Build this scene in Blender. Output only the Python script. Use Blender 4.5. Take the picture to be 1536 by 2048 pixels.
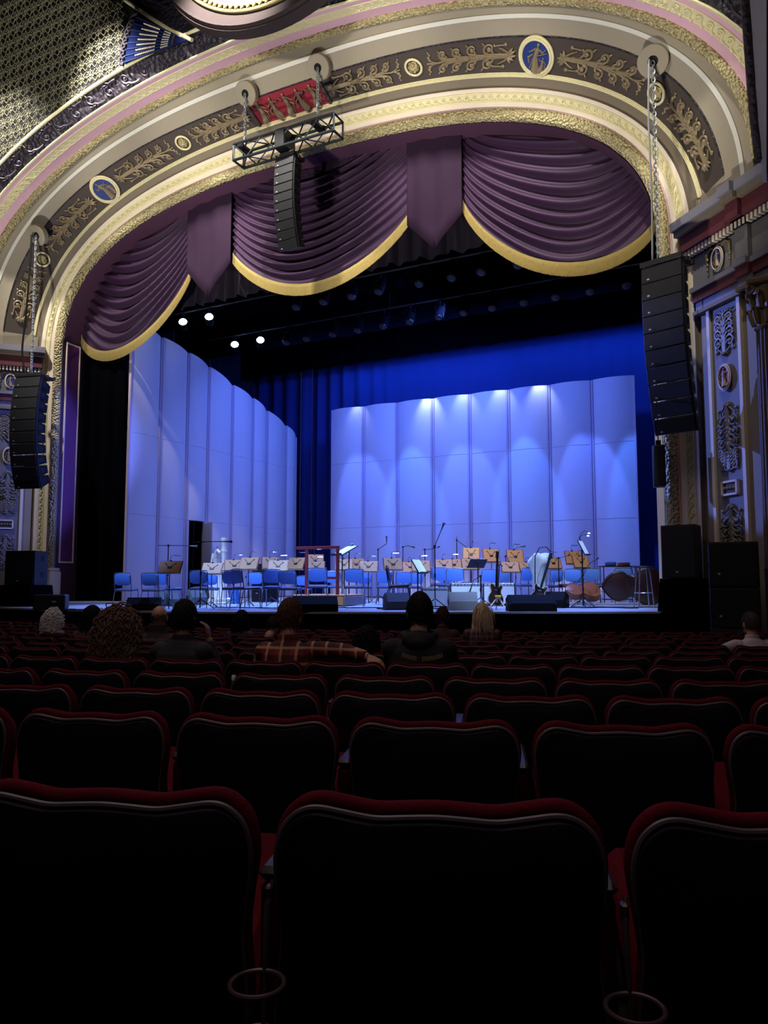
import bpy, math, random
import numpy as np
from mathutils import Matrix, Vector, Euler
random.seed(7)
PI = math.pi
for o in list(bpy.data.objects): bpy.data.objects.remove(o)
SC = bpy.context.scene
COL = SC.collection
R = math.radians
# ------------------------------------------------------------------ camera
# world: stage floor is z=0, the stage lies towards +Y, the audience floor falls towards it
EYE = Vector((0, 0, .56)); YAW = R(27); PITCH = math.atan(141/1560.); FPX = 1560.
cd = bpy.data.cameras.new('camera'); cam = bpy.data.objects.new('camera', cd); COL.objects.link(cam)
cam.location = EYE; cam.rotation_euler = (PI/2+PITCH, 0, YAW)
cd.sensor_fit = 'VERTICAL'; cd.sensor_height = 36; cd.lens = 36*FPX/2048; cd.clip_start = .05; cd.clip_end = 200
SC.camera = cam
# ------------------------------------------------------------------ view, world
SC.view_settings.view_transform = 'Standard'; SC.view_settings.look = 'None'
SC.view_settings.gamma = 1; SC.view_settings.use_curve_mapping = False
SC.view_settings.exposure = 0.0
SC.cycles.use_denoising = True
SC.cycles.max_bounces = 5; SC.cycles.diffuse_bounces = 3; SC.cycles.glossy_bounces = 2
SC.cycles.sample_clamp_indirect = 3.0
W = bpy.data.worlds.new('house'); SC.world = W; W.use_nodes = True
W.node_tree.nodes['Background'].inputs[0].default_value = (.50, .42, .72, 1)
W.node_tree.nodes['Background'].inputs[1].default_value = .009
# ------------------------------------------------------------------ lights
def aim(o, tgt): o.rotation_euler = (Vector(tgt)-o.location).to_track_quat('-Z', 'Y').to_euler()
def spot(name, loc, tgt, power, col, deg, blend=.3, rad=.15):
    l = bpy.data.lights.new(name, 'SPOT'); l.energy = power; l.color = col; l.spot_size = R(deg); l.spot_blend = blend
    l.shadow_soft_size = rad
    o = bpy.data.objects.new(name, l); COL.objects.link(o); o.location = loc; aim(o, tgt); return o
def area(name, loc, tgt, power, col, sx, sy):
    l = bpy.data.lights.new(name, 'AREA'); l.shape = 'RECTANGLE'; l.size = sx; l.size_y = sy; l.energy = power; l.color = col
    o = bpy.data.objects.new(name, l); COL.objects.link(o); o.location = loc; aim(o, tgt); return o
WARM = (1, .95, .87)
# house lights on the proscenium: two high in the dome cove, and fill spots added in front
for x, tx, tz, pw in ((-19.5, -18.6, 9.4, 5500), (-15.2, -15.0, 11.4, 8500), (-10.9, -10.9, 12.0, 8500), (-6.6, -6.8, 11.4, 8500), (-2.3, -3.2, 9.4, 3000)):
    spot('cove_and_fill_lamp', (x, 10.8, 15.6), (tx, 16.4, tz), pw, WARM, 50 if x == -15.2 else 58, .8, .22)
spot('cove_and_fill_lamp', (-14.5, 6.0, 12.0), (-18.4, 14, 14.9), 2000, WARM, 46, .7, .3)  # fill spot added to lift the pierced grille, not part of the cove
for tx, tz in ((-18.4, 10.9), (-15.4, 12.2), (-12.4, 12.7), (-9.3, 12.7), (-6.3, 12.2), (-3.2, 10.9)): spot('front_arch_fill', (-10.9+(tx+10.9)*.6, .5, 9.2), (tx, 16.4, tz), 1500 if tx < -16 else 3400, WARM, 25, .7, .25)  # fill spots added to brighten the front faces of the arch
# fill spots added low in front, aimed steeply at the soffit of the arch
for x, tx in ((-16.5, -17.5), (-10.9, -10.9), (-4.6, -3.4)):
    spot('low_arch_fill', (x, 9.4, 0.4), (tx, 15.8, 12.4), 3200, WARM, 58, .8, .2)
# dim house light over the seats
area('dome_glow', (-6, 4, 12.5), (-6, 4.5, 0), 270, (1, .76, .72), 9, 9)
area('balcony_soffit_lamp', (-.6, .6, 4.4), (-1.0, 2.4, -.4), 24, (1, .78, .74), 2.5, 1.2)
# stage wash
BLUE = (.06, .20, 1.0); VIO = (.085, .18, 1.0); PALE = (.45, .60, 1.0)
for i, x in enumerate((-14.6, -12.5, -10.3, -8.2, -6.0, -4.2)):
    spot('backlight_beam', (x, 23.6, 9.2), (x+.45, 26.0, 3.4), 2100, BLUE if i % 2 else VIO, 25, .35, .06)
for i, x in enumerate((-14.4, -11.4, -10.0, -8.6, -7.2)): spot('backlight_beam', (x, 25.75, 7.75), (x, 26.12, 6.7), (40, 130, 60, 60, 90)[i], PALE, 75, .8, .04)
area('batten_wash', (-10, 21.7, 8.7), (-10, 26.2, 3.0), 640, VIO, 12, .5)
area('batten_wash', (-8.5, 21.9, 8.6), (-17.6, 22.0, 3.0), 520, (.09, .19, 1.0), 6, .6)
for x, tx, ty in ((-12.6, -12.6, 14.4), (-9.2, -9.4, 15.6), (-5.6, -5.2, 16.6), (-7.5, -7.6, 19.0), (-12.0, -12.2, 18.6)): spot('floor_beam', (x, 20.4, 8.9), (tx, ty, 0), 7000, (.12, .25, 1.0), 42, .7, .12)
for x, tx, ty in ((-15, -13.2, 14.6), (-11, -12.4, 17.2), (-8, -8.8, 17.4), (-3, -5.0, 17.6)):
    spot('front_of_house_spot', (x, 5.5, 15), (tx, ty, .3), 16000, (.30, .48, 1.0), 19, .6, .1)
area('cyc_wash', (-9, 27.6, 9.6), (-9, 28.6, 6.0), 210, (.03, .20, 1.0), 15, .4)
spot('podium_special', (-9.4, 19.6, 8.4), (-9.7, 16.0, .6), 2600, (.70, .86, 1.0), 15, .5, .1)
spot('side_beam', (-16.6, 18.75, 8.60), (-.70, 15.85, 3.9), 12000, (.14, .22, 1.0), 15, .15, .05)
spot('side_beam', (-3.0, 17.9, 8.0), (-19.4, 15.2, 4.4), 9000, (.16, .22, 1.0), 20, .5, .1)
# ------------------------------------------------------------------ helpers
def srgb(r, g, b):
    f = lambda c: (c/255/12.92) if c/255 <= .04045 else ((c/255+.055)/1.055)**2.4
    return (f(r), f(g), f(b), 1)
class MB:
    "collects shapes, then links them as ONE mesh object"
    def __init__(s): s.v = []; s.f = []; s.M = Matrix()
    def add(s, vs, fs):
        b = len(s.v); M = s.M
        s.v += [tuple(M @ Vector(p)) for p in vs]; s.f += [tuple(b+i for i in q) for q in fs]; return s
    def at(s, loc=(0, 0, 0), rot=(0, 0, 0), sc=(1, 1, 1)):
        s.M = Matrix.LocRotScale(Vector(loc), Euler(rot), Vector(sc)); return s
    def box(s, c, d, bev=0.):
        cx, cy, cz = c; hx, hy, hz = d[0]/2, d[1]/2, d[2]/2
        if bev <= 0:
            vs = [(cx+i*hx, cy+j*hy, cz+k*hz) for i in (-1, 1) for j in (-1, 1) for k in (-1, 1)]
            return s.add(vs, [(0, 1, 3, 2), (4, 6, 7, 5), (0, 4, 5, 1), (2, 3, 7, 6), (0, 2, 6, 4), (1, 5, 7, 3)])
        b = min(bev, hx*.9, hy*.9, hz*.9); vs = []; ix = {}
        for i in (-1, 1):
            for j in (-1, 1):
                for k in (-1, 1):
                    for a in range(3):
                        p = [i*(hx-b), j*(hy-b), k*(hz-b)]; p[a] = (i*hx, j*hy, k*hz)[a]
                        ix[i, j, k, a] = len(vs); vs.append((cx+p[0], cy+p[1], cz+p[2]))
        fs = []
        for a in range(3):
            o1, o2 = [q for q in range(3) if q != a]
            for sg in (-1, 1):
                q = []
                for (u, w) in ((-1, -1), (1, -1), (1, 1), (-1, 1)):
                    t = [0, 0, 0]; t[a] = sg; t[o1] = u; t[o2] = w; q.append(ix[tuple(t)+(a,)])
                fs.append(q)
            for u in (-1, 1):
                for w in (-1, 1):
                    q = []
                    for (e, ax) in ((-1, o1), (1, o1), (1, o2), (-1, o2)):
                        t = [0, 0, 0]; t[a] = e; t[o1] = u; t[o2] = w; q.append(ix[tuple(t)+(ax,)])
                    fs.append(q)
        for i in (-1, 1):
            for j in (-1, 1):
                for k in (-1, 1): fs.append([ix[i, j, k, a] for a in range(3)])
        return s.add(vs, fs)
    def tube(s, pts, r, n=6, closed=False, caps=True, flat=1.0):
        P = [Vector(p) for p in pts]; m = len(P); rs = r if hasattr(r, '__len__') else [r]*m
        vs = []; nrm = None
        for i in range(m):
            t = (P[(i+1) % m]-P[i-1]) if closed else (P[min(i+1, m-1)]-P[max(i-1, 0)])
            t = t.normalized() if t.length > 1e-9 else Vector((0, 0, 1))
            if nrm is None:
                nrm = t.orthogonal().normalized()
            else:
                nrm = nrm - t*nrm.dot(t)
                nrm = nrm.normalized() if nrm.length > 1e-6 else t.orthogonal().normalized()
            bi = t.cross(nrm)
            for k in range(n):
                a = 2*PI*k/n; vs.append(tuple(P[i]+nrm*(rs[i]*math.cos(a))+bi*(rs[i]*math.sin(a)*flat)))
        fs = []
        for i in range(m if closed else m-1):
            j = (i+1) % m
            for k in range(n):
                l = (k+1) % n; fs.append((i*n+k, i*n+l, j*n+l, j*n+k))
        if caps and not closed: fs.append(tuple(range(n-1, -1, -1))); fs.append(tuple((m-1)*n+k for k in range(n)))
        return s.add(vs, fs)
    def rod(s, a, b, r, n=8, r2=None): return s.tube([a, b], [r, r if r2 is None else r2], n)
    def lathe(s, prof, n=20, c=(0, 0, 0)):
        vs = [(c[0]+r*math.cos(2*PI*k/n), c[1]+r*math.sin(2*PI*k/n), c[2]+z) for r, z in prof for k in range(n)]
        fs = [(i*n+k, i*n+(k+1) % n, (i+1)*n+(k+1) % n, (i+1)*n+k) for i in range(len(prof)-1) for k in range(n)]
        fs += [tuple(range(n-1, -1, -1)), tuple((len(prof)-1)*n+k for k in range(n))]
        return s.add(vs, fs)
    def ell(s, c, r, nu=12, nv=8, rot=None):
        r = (r, r, r) if not hasattr(r, '__len__') else r
        E = Euler(rot).to_matrix() if rot else None; c = Vector(c)
        def p(x, y, z):
            w = Vector((x*r[0], y*r[1], z*r[2])); return tuple(c+(E @ w if E else w))
        vs = [p(0, 0, -1)]
        for i in range(1, nv):
            a = PI*i/nv
            for k in range(nu): vs.append(p(math.sin(a)*math.cos(2*PI*k/nu), math.sin(a)*math.sin(2*PI*k/nu), -math.cos(a)))
        vs.append(p(0, 0, 1)); L = len(vs)-1
        fs = [(0, 1+(k+1) % nu, 1+k) for k in range(nu)]
        for i in range(nv-2):
            for k in range(nu):
                a = 1+i*nu; fs.append((a+k, a+(k+1) % nu, a+nu+(k+1) % nu, a+nu+k))
        a = 1+(nv-2)*nu; fs += [(a+k, a+(k+1) % nu, L) for k in range(nu)]
        return s.add(vs, fs)
    def grid(s, rows, close_u=False, flip=False):
        m, n = len(rows), len(rows[0]); vs = [tuple(p) for r in rows for p in r]; fs = []
        for i in range(m-1):
            for k in range(n if close_u else n-1):
                l = (k+1) % n; q = (i*n+k, i*n+l, (i+1)*n+l, (i+1)*n+k); fs.append(q[::-1] if flip else q)
        return s.add(vs, fs)
    def loft(s, rings):
        n = len(rings[0]); s.grid(rings, True); b = len(s.v)-n*len(rings)
        s.f.append(tuple(b+k for k in range(n-1, -1, -1))); s.f.append(tuple(b+(len(rings)-1)*n+k for k in range(n))); return s
    def slab(s, rows, off):
        "closed sheet: rows of points and the same rows moved by off"
        m, n = len(rows), len(rows[0]); off = Vector(off)
        a = [[Vector(p) for p in r] for r in rows]; vs = [tuple(p) for r in a for p in r]+[tuple(p+off) for r in a for p in r]; N = m*n; fs = []
        for i in range(m-1):
            for k in range(n-1):
                q = (i*n+k, i*n+k+1, (i+1)*n+k+1, (i+1)*n+k); fs.append(q); fs.append(tuple(N+t for t in q[::-1]))
        edge = [(0, k) for k in range(n)]+[(i, n-1) for i in range(1, m)]+[(m-1, k) for k in range(n-2, -1, -1)]+[(i, 0) for i in range(m-2, 0, -1)]
        e = [i*n+k for i, k in edge]
        for i in range(len(e)): j = e[(i+1) % len(e)]; fs.append((e[i], N+e[i], N+j, j))
        return s.add(vs, fs)
    def prism(s, out, d0, d1, ax='y', bev=0):
        "2D outline extruded along an axis; ax='y': outline is (x,z)"
        def p(q, d): return (q[0], d, q[1]) if ax == 'y' else ((q[0], q[1], d) if ax == 'z' else (d, q[0], q[1]))
        n = len(out); vs = []; layers = []
        if bev > 0:
            cx = sum(q[0] for q in out)/n; cy = sum(q[1] for q in out)/n
            def ins(q, b):
                l = math.hypot(q[0]-cx, q[1]-cy) or 1; k = (l-b)/l; return (cx+(q[0]-cx)*k, cy+(q[1]-cy)*k)
            sg = 1 if d1 > d0 else -1
            layers = [(bev, d0), (bev*.3, d0+sg*bev*.3), (0, d0+sg*bev), (0, d1-sg*bev), (bev*.3, d1-sg*bev*.3), (bev, d1)]
            for b, d in layers: vs += [p(ins(q, b), d) for q in out]
        else:
            layers = [(0, d0), (0, d1)]
            for b, d in layers: vs += [p(q, d) for q in out]
        fs = []
        for i in range(len(layers)-1):
            for k in range(n): l = (k+1) % n; fs.append((i*n+k, i*n+l, (i+1)*n+l, (i+1)*n+k))
        fs.append(tuple(range(n-1, -1, -1))); fs.append(tuple((len(layers)-1)*n+k for k in range(n)))
        return s.add(vs, fs)
    def mesh(s, name, m, ang=.7):
        me = bpy.data.meshes.new(name); me.from_pydata(s.v, [], s.f)
        for q in (m if isinstance(m, (list, tuple)) else [m]): me.materials.append(q)
        me.polygons.foreach_set('use_smooth', [True]*len(me.polygons)); me.set_sharp_from_angle(angle=ang)
        me.update(); return me
    def build(s, name, m, parent=None, ang=.7, fix=True):
        me = s.mesh(name, m, ang)
        if fix:
            import bmesh
            bm = bmesh.new(); bm.from_mesh(me); bmesh.ops.recalc_face_normals(bm, faces=bm.faces); bm.to_mesh(me); bm.free()
        o = bpy.data.objects.new(name, me); COL.objects.link(o)
        if parent is not None: o.parent = parent
        return o
def tag(o, label=None, cat=None, group=None, kind=None):
    if label: o['label'] = label
    if cat: o['category'] = cat
    if group: o['group'] = group
    if kind: o['kind'] = kind
    return o
def struct(o): o['kind'] = 'structure'; return o
def thing(name, label, cat, loc=(0, 0, 0), rz=0, group=None, rot=None):
    o = bpy.data.objects.new(name, None); COL.objects.link(o); o.empty_display_size = .1
    o.location = loc; o.rotation_euler = rot or (0, 0, rz); return tag(o, label, cat, group)
def dup(root, loc, rz=0, label=None, group=None, rot=None, scale=None):
    r = root.copy(); COL.objects.link(r); r.location = loc; r.rotation_euler = rot or (0, 0, rz)
    if scale: r.scale = scale
    if label: r['label'] = label
    if group: r['group'] = group
    for ch in list(root.children):
        c = ch.copy(); COL.objects.link(c); c.parent = r
        for g in ch.children:
            d = g.copy(); COL.objects.link(d); d.parent = c
    return r
CAMR = Matrix.Rotation(YAW, 3, 'Z') @ Matrix.Rotation(PI/2+PITCH, 3, 'X')
def ray(px, py): return CAMR @ Vector(((px-768)/FPX, -(py-1024)/FPX, -1))
def at_y(px, py, Y): d = ray(px, py); return EYE+d*(Y/d.y)
def at_z(px, py, z): d = ray(px, py); return EYE+d*((z-EYE.z)/d.z)
def floor_x(px, Y): d = ray(px, 1165); return d.x*Y/d.y            # X of a sight line at depth Y
# ------------------------------------------------------------------ materials
MATS = {}
def mat(name, c, rough=.6, metal=0., vary=.12, scale=6., bump=0., bscale=60., emit=None, es=1., spec=.5, sheen=0., trans=0.):
    if name in MATS: return MATS[name]
    m = bpy.data.materials.new(name); m.use_nodes = True; nt = m.node_tree; N = nt.nodes; L = nt.links
    b = N['Principled BSDF']; b.inputs['Roughness'].default_value = rough; b.inputs['Metallic'].default_value = metal
    b.inputs['Specular IOR Level'].default_value = spec
    if sheen: b.inputs['Sheen Weight'].default_value = sheen
    if trans: b.inputs['Transmission Weight'].default_value = trans
    tc = N.new('ShaderNodeTexCoord'); nz = N.new('ShaderNodeTexNoise'); nz.inputs['Scale'].default_value = scale; nz.inputs['Detail'].default_value = 4
    L.new(tc.outputs['Object'], nz.inputs['Vector'])
    mx = N.new('ShaderNodeMix'); mx.data_type = 'RGBA'
    lo = [max(0, q*(1-vary)) for q in c[:3]]+[1]; hi = [min(1, q*(1+vary)) for q in c[:3]]+[1]
    mx.inputs[6].default_value = lo; mx.inputs[7].default_value = hi
    L.new(nz.outputs['Fac'], mx.inputs[0]); L.new(mx.outputs[2], b.inputs['Base Color'])
    if bump:
        n2 = N.new('ShaderNodeTexNoise'); n2.inputs['Scale'].default_value = bscale; n2.inputs['Detail'].default_value = 3
        L.new(tc.outputs['Object'], n2.inputs['Vector'])
        bp = N.new('ShaderNodeBump'); bp.inputs['Strength'].default_value = bump; bp.inputs['Distance'].default_value = .01
        L.new(n2.outputs['Fac'], bp.inputs['Height']); L.new(bp.outputs['Normal'], b.inputs['Normal'])
    if emit: b.inputs['Emission Color'].default_value = emit; b.inputs['Emission Strength'].default_value = es
    MATS[name] = m; return m
def bump_voronoi(m, scale, strength, dist=.03, feature='F1'):
    nt = m.node_tree; N = nt.nodes; L = nt.links; b = N['Principled BSDF']
    tc = N.new('ShaderNodeTexCoord'); v = N.new('ShaderNodeTexVoronoi'); v.inputs['Scale'].default_value = scale; v.feature = feature
    L.new(tc.outputs['Object'], v.inputs['Vector'])
    bp = N.new('ShaderNodeBump'); bp.inputs['Strength'].default_value = strength; bp.inputs['Distance'].default_value = dist; bp.invert = True
    L.new(v.outputs['Distance'], bp.inputs['Height']); L.new(bp.outputs['Normal'], b.inputs['Normal']); return m
M_CREAM = mat('cream_plaster', srgb(146, 136, 116), .75, vary=.05, bump=.05)
M_CREAM2 = mat('pale_cream_plaster', srgb(226, 212, 190), .7, vary=.05)
M_STRIP = mat('white_strip_paint', srgb(205, 203, 190), .6, vary=.04)
M_BROWN = mat('taupe_plaster', srgb(120, 108, 90), .75, vary=.06)
M_FRZ = mat('frieze_ground', srgb(66, 56, 48), .75, vary=.10)
M_PINK = mat('pink_paint', srgb(214, 170, 180), .65, vary=.06)
M_MAUVE = mat('mauve_paint', srgb(150, 100, 120), .65, vary=.06)
M_GOLD = mat('gilded_plaster', srgb(224, 214, 166), .5, .15, vary=.15, scale=20, bump=.2)
M_GOLDL = bump_voronoi(mat('gilded_leaf_moulding', srgb(190, 176, 128), .5, .15, vary=.25, scale=30), 16, 1.0, .09)
M_BRNZ = mat('bronze_relief', srgb(138, 122, 92), .5, .2, vary=.2, scale=25)
M_DARKC = bump_voronoi(mat('dark_carved_wood', srgb(36, 30, 40), .5, .1, vary=.3, scale=14), 9, .8, .05)
M_DKGOLD = mat('aged_gold_grille', srgb(108, 104, 82), .7, .1, vary=.3, scale=8)
M_BLACK = mat('black_void', srgb(8, 8, 10), .9, vary=.1)
M_BLUEP = mat('blue_enamel', srgb(24, 46, 112), .6, vary=.15)
M_REDP = mat('red_enamel', srgb(140, 26, 40), .6, vary=.12)
M_OX = mat('oxblood_paint', srgb(92, 40, 48), .6, vary=.1)
M_GREYB = mat('grey_blue_paint', srgb(120, 118, 128), .7, vary=.08)
M_PANEL = mat('pilaster_panel', srgb(118, 116, 118), .7, vary=.1)
M_VELV = mat('plum_velvet', srgb(50, 30, 54), .6, vary=.12, scale=2, bump=.1, spec=.2)
M_FRINGE = mat('gold_fringe', srgb(158, 140, 84), .6, .15, vary=.2, scale=14)
M_BLKC = mat('black_serge', srgb(3, 3, 7), 1.0, vary=.3, scale=3, spec=.02)
M_DKC = mat('dark_plum_border', srgb(34, 24, 40), .9, vary=.2, scale=3)
M_NAVY = mat('blue_backdrop_cloth', srgb(30, 48, 120), .9, vary=.12, scale=1.2)
M_SHELL = mat('shell_panel_laminate', srgb(196, 190, 196), .55, vary=.03, scale=30, bump=.06, bscale=90)
M_RIB = mat('shell_rib', srgb(172, 156, 174), .6, vary=.04)
M_STAGE = mat('stage_deck', srgb(150, 150, 158), .45, vary=.10, scale=2.5, bump=.05)
M_SPK = mat('speaker_black', srgb(11, 12, 15), .6, vary=.12, scale=12, bump=.12, bscale=220)
M_GRILL = mat('speaker_grille', srgb(13, 14, 18), .6, .1, vary=.15, scale=40, bump=.25, bscale=400)
M_STEEL = mat('galvanised_chain', srgb(165, 172, 176), .4, .7, vary=.12)
M_TRUSS = mat('dark_truss', srgb(36, 42, 44), .4, .6, vary=.12)
M_CHROME = mat('chrome', srgb(190, 192, 200), .25, .9, vary=.06)
M_BLKM = mat('black_metal', srgb(18, 18, 22), .45, .4, vary=.15)
M_SEATB = mat('seat_back_black', srgb(23, 18, 29), .62, vary=.25, scale=10, bump=.1, bscale=140, spec=.12)
M_SEATR = mat('red_seat_velvet', srgb(84, 8, 23), .8, vary=.22, scale=18, bump=.2, bscale=120, spec=.08)
M_SEATT = mat('seat_trim_wood', srgb(84, 72, 78), .45, .1, vary=.15)
M_IRON = mat('dark_iron', srgb(96, 78, 82), .35, .6, vary=.15)
M_CARPET = mat('dark_carpet', srgb(24, 12, 16), .95, vary=.3, scale=20)
M_DARKW = mat('dark_house_wall', srgb(60, 48, 44), .8, vary=.1)
M_CHBLUE = mat('chair_blue_vinyl', srgb(84, 132, 222), .55, vary=.1)
M_CHBLK = mat('chair_black_vinyl', srgb(30, 32, 40), .5, vary=.1)
M_WOODT = mat('tan_plywood', srgb(164, 124, 86), .5, vary=.14, scale=5)
M_MAHO = mat('mahogany', srgb(104, 34, 34), .42, vary=.2, scale=5)
M_PAPER = mat('white_paper', srgb(235, 235, 232), .8, vary=.02)
M_HARP = mat('pale_gilt_harp', srgb(214, 204, 190), .4, .2, vary=.12, scale=14)
M_OAK = mat('podium_oak', srgb(184, 128, 74), .5, vary=.15, scale=4)
M_BASSW = mat('bass_varnish', srgb(40, 16, 14), .32, vary=.3, scale=3)
M_BASSO = mat('amber_varnish', srgb(120, 70, 46), .32, vary=.25, scale=3)
M_AMPG = mat('grey_grille_cloth', srgb(120, 122, 132), .85, vary=.08, bump=.2, bscale=300)
M_AMPW = mat('silver_grille_cloth', srgb(178, 186, 200), .8, vary=.08, bump=.2, bscale=300)
M_GREYM = mat('grey_monitor_paint', srgb(66, 72, 78), .8, vary=.08)
M_LAMP = mat('lit_lamp', srgb(255, 255, 255), .4, emit=(.35, .55, 1, 1), es=60)
M_LAMPS = mat('lit_stand_lamp', srgb(255, 255, 255), .4, emit=(.85, .95, 1, 1), es=4)
M_LENS = mat('lens_glint', srgb(7, 8, 18), .3, emit=(.4, .45, 1, 1), es=.006, spec=.2)
M_LED = mat('badge_silver', srgb(190, 195, 205), .4, .5)
M_FIX = mat('fixture_black', srgb(6, 6, 9), .9, spec=.05)
# ------------------------------------------------------------------ proscenium arch
XC = -10.88
def scurve(a, zt, n, zs, Y, tilt=0.):
    ph = np.linspace(0, PI, 801); c = np.cos(ph); s = np.clip(np.sin(ph), 0, 1)
    x = XC+a*np.sign(c)*np.abs(c)**(2/n); z = zs+(zt-zs)*s**(2/n)
    x = np.r_[np.full(60, x[0]), x, np.full(60, x[-1])]; z = np.r_[np.linspace(-.02, zs-.01, 60), z, np.linspace(zs-.01, -.02, 60)]
    return np.stack([x, Y-tilt*np.maximum(z-8, 0), z], 1)
KA = (8.96, 11.93, 2.56, 7.53, 16.6, 0); KBI = (9.83, 12.79, 2.50, 7.11, 16.26, 0); KB = (10.24, 13.06, 2.63, 7.20, 15.55, 0)
KC = (10.80, 13.70, 2.24, 8.00, 15.02, 0); KDI = (11.18, 13.53, 2.08, 8.68, 14.69, .11); KDO = (11.65, 13.95, 2.08, 8.68, 14.30, .08)
def mixk(a, b, f): return tuple(p+(q-p)*f for p, q in zip(a, b))
def crop(P, zmin):
    k = np.where(P[:, 2] >= zmin)[0]; return P[k[0]:k[-1]+1]
def resamp(P, N):
    d = np.r_[0, np.cumsum(np.linalg.norm(np.diff(P, axis=0), axis=1))]; t = np.linspace(0, d[-1], N)
    return np.stack([np.interp(t, d, P[:, i]) for i in range(3)], 1)
def line(k, zmin=-.02, N=260): return resamp(crop(scurve(*k), zmin), N)
def push(L, dy): return L+np.array([0, dy, 0])
def strip(name, ks, m, zmin=-.02, N=260):
    rows = [line(k, zmin, N) if not isinstance(k, np.ndarray) else k for k in ks]
    return struct(MB().grid(rows).build(name, m, fix=False))
def AB(f): return mixk(KA, KBI, f)
def BC(f): return mixk(KB, KC, f)
def CD(f): return mixk(KC, KDI, f)
n_trim = [0]
def trim():
    n_trim[0] += 1; return 'trim_%d' % n_trim[0]
# reveal (soffit and jamb behind the inner moulding)
kin = (8.80, 11.77, 2.56, 7.53, 16.6, 0)
strip(trim(), [push(line(kin), .02), push(line(kin), .78)], mat('reveal_plum', srgb(72, 38, 60), .75))
strip(trim(), [AB(-.10), AB(.20)], M_MAUVE)
strip(trim(), [AB(.12), push(line(AB(.19)), -.012)], M_PINK)
strip(trim(), [AB(.19), AB(.33)], M_CREAM2)
strip(trim(), [AB(.33), AB(.53)], M_GOLD)
strip(trim(), [AB(.53), push(line(AB(.585)), -.03), push(line(AB(.64)), -.02)], M_CREAM2)
strip(trim(), [AB(.64), push(line(AB(.72)), .07), push(line(AB(.82)), .07), AB(.91)], M_BROWN)
strip(trim(), [AB(.90), AB(1.0)], M_GOLD)
strip(trim(), [KBI, KB], M_FRZ, 8.25)
strip(trim(), [KB, push(line(BC(.24), 7.7), .03), BC(.48)], M_CREAM, 7.7)
strip(trim(), [push(line(BC(.46), 7.7), -.02), push(line(BC(.58), 7.7), -.02)], M_STRIP, 7.7)
strip(trim(), [BC(.56), push(line(BC(.74), 7.7), .05), BC(.90), KC], M_CREAM, 7.7)
strip(trim(), [KC, CD(.46)], M_PINK, 8.3)
strip(trim(), [CD(.45), CD(.78)], M_GOLD, 8.4)
strip(trim(), [CD(.77), KDI], M_PINK, 8.5)
strip(trim(), [KDI, KDO], M_DARKC, 8.75)
def rope(k, r, m, zmin=-.02, N=300, n=12, dy=0.):
    return struct(MB().tube([tuple(p) for p in push(line(k, zmin, N), dy)], r, n).build(trim(), m))
rope(KA, .15, M_GOLDL, .9, 420)
rope(KC, .12, M_GOLDL, 8.15, 420)
for f, r in ((.335, .016), (.355, .010), (.51, .010), (.53, .016)): rope(AB(f), r, M_GOLD, -.02, 240, 5, -.012)
for f in (.91, .945, .985): rope(AB(f), .018, M_GOLD, 8.25, 240, 6, -.01)
for f, r in ((.46, .016), (.77, .016), (.96, .02), (1.0, .026)): rope(CD(f), r, M_GOLD, 8.6, 240, 6, -.015)
rope(KDO, .045, M_GOLD, 8.75, 260, 8, -.03)
rope(KB, .02, M_DARKC, 8.25, 240, 6)
# fillers under the frieze ends and the pedestals of the inner moulding
def side_strip(name, k0, k1, z0, z1, m, n=14):
    for sg in (1, -1):
        rows = []
        for k in (k0, k1):
            P = scurve(*k); h = P[:len(P)//2] if sg > 0 else P[len(P)//2:][::-1]
            zz = np.linspace(z0, z1, n); rows.append(np.stack([np.interp(zz, h[:, 2], h[:, 0]), np.full(n, k[4]), zz], 1))
        struct(MB().grid(rows).build(trim(), m, fix=False))
side_strip('x', KBI, KB, 7.6, 8.26, M_CREAM)
for sg in (1, -1):
    x = XC+sg*8.96
    struct(MB().box((x, 16.6, .45), (.46, .42, .9), .03).box((x, 16.6, .95), (.40, .38, .1), .03).build(trim(), M_CREAM2))
# relief mapping on the frieze
class Band:
    def __init__(s, k0, k1, zmin, N=900):
        s.a = line(k0, zmin, N); s.b = line(k1, zmin, N); s.N = N; s.m = (s.a+s.b)/2
        s.len = float(np.linalg.norm(np.diff(s.m, axis=0), axis=1).sum()); s.w = float(np.linalg.norm(s.a[N//2]-s.b[N//2]))
    def near(s, x, z): return int(np.argmin((s.m[:, 0]-x)**2+(s.m[:, 2]-z)**2))/(s.N-1)
    def frame(s, t):
        f = min(max(t, 0), 1)*(s.N-1); i = min(int(f), s.N-2); g = f-i
        a = Vector(s.a[i]*(1-g)+s.a[i+1]*g); b = Vector(s.b[i]*(1-g)+s.b[i+1]*g)
        T = Vector(s.m[min(i+3, s.N-1)]-s.m[max(i-3, 0)]).normalized(); V = (b-a); w = V.length; V = V.normalized(); Nn = T.cross(V).normalized()
        if Nn.y > 0: Nn = -Nn
        return a, b, T, V, Nn, w
    def mapper(s, t0, sg, fl=1):
        "local metres: u along, v across (centre 0), h out of the wall"
        def f(u, v, h):
            a, b, T, V, Nn, w = s.frame(t0+sg*u/s.len); return tuple((a+b)/2+V*(v*fl)+Nn*h)
        return f
    def matrix(s, t):
        a, b, T, V, Nn, w = s.frame(t); X = V.cross(Nn)
        M = Matrix((X, V, Nn)).transposed().to_4x4(); M.translation = (a+b)/2; return M
def spiral(cx, cy, r, a0, dr, turns=1.6, n=22, inner=.12):
    return [(cx+r*(1-(1-inner)*k/n)*math.cos(a0+dr*2*PI*turns*k/n), cy+r*(1-(1-inner)*k/n)*math.sin(a0+dr*2*PI*turns*k/n)) for k in range(n+1)]
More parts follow.
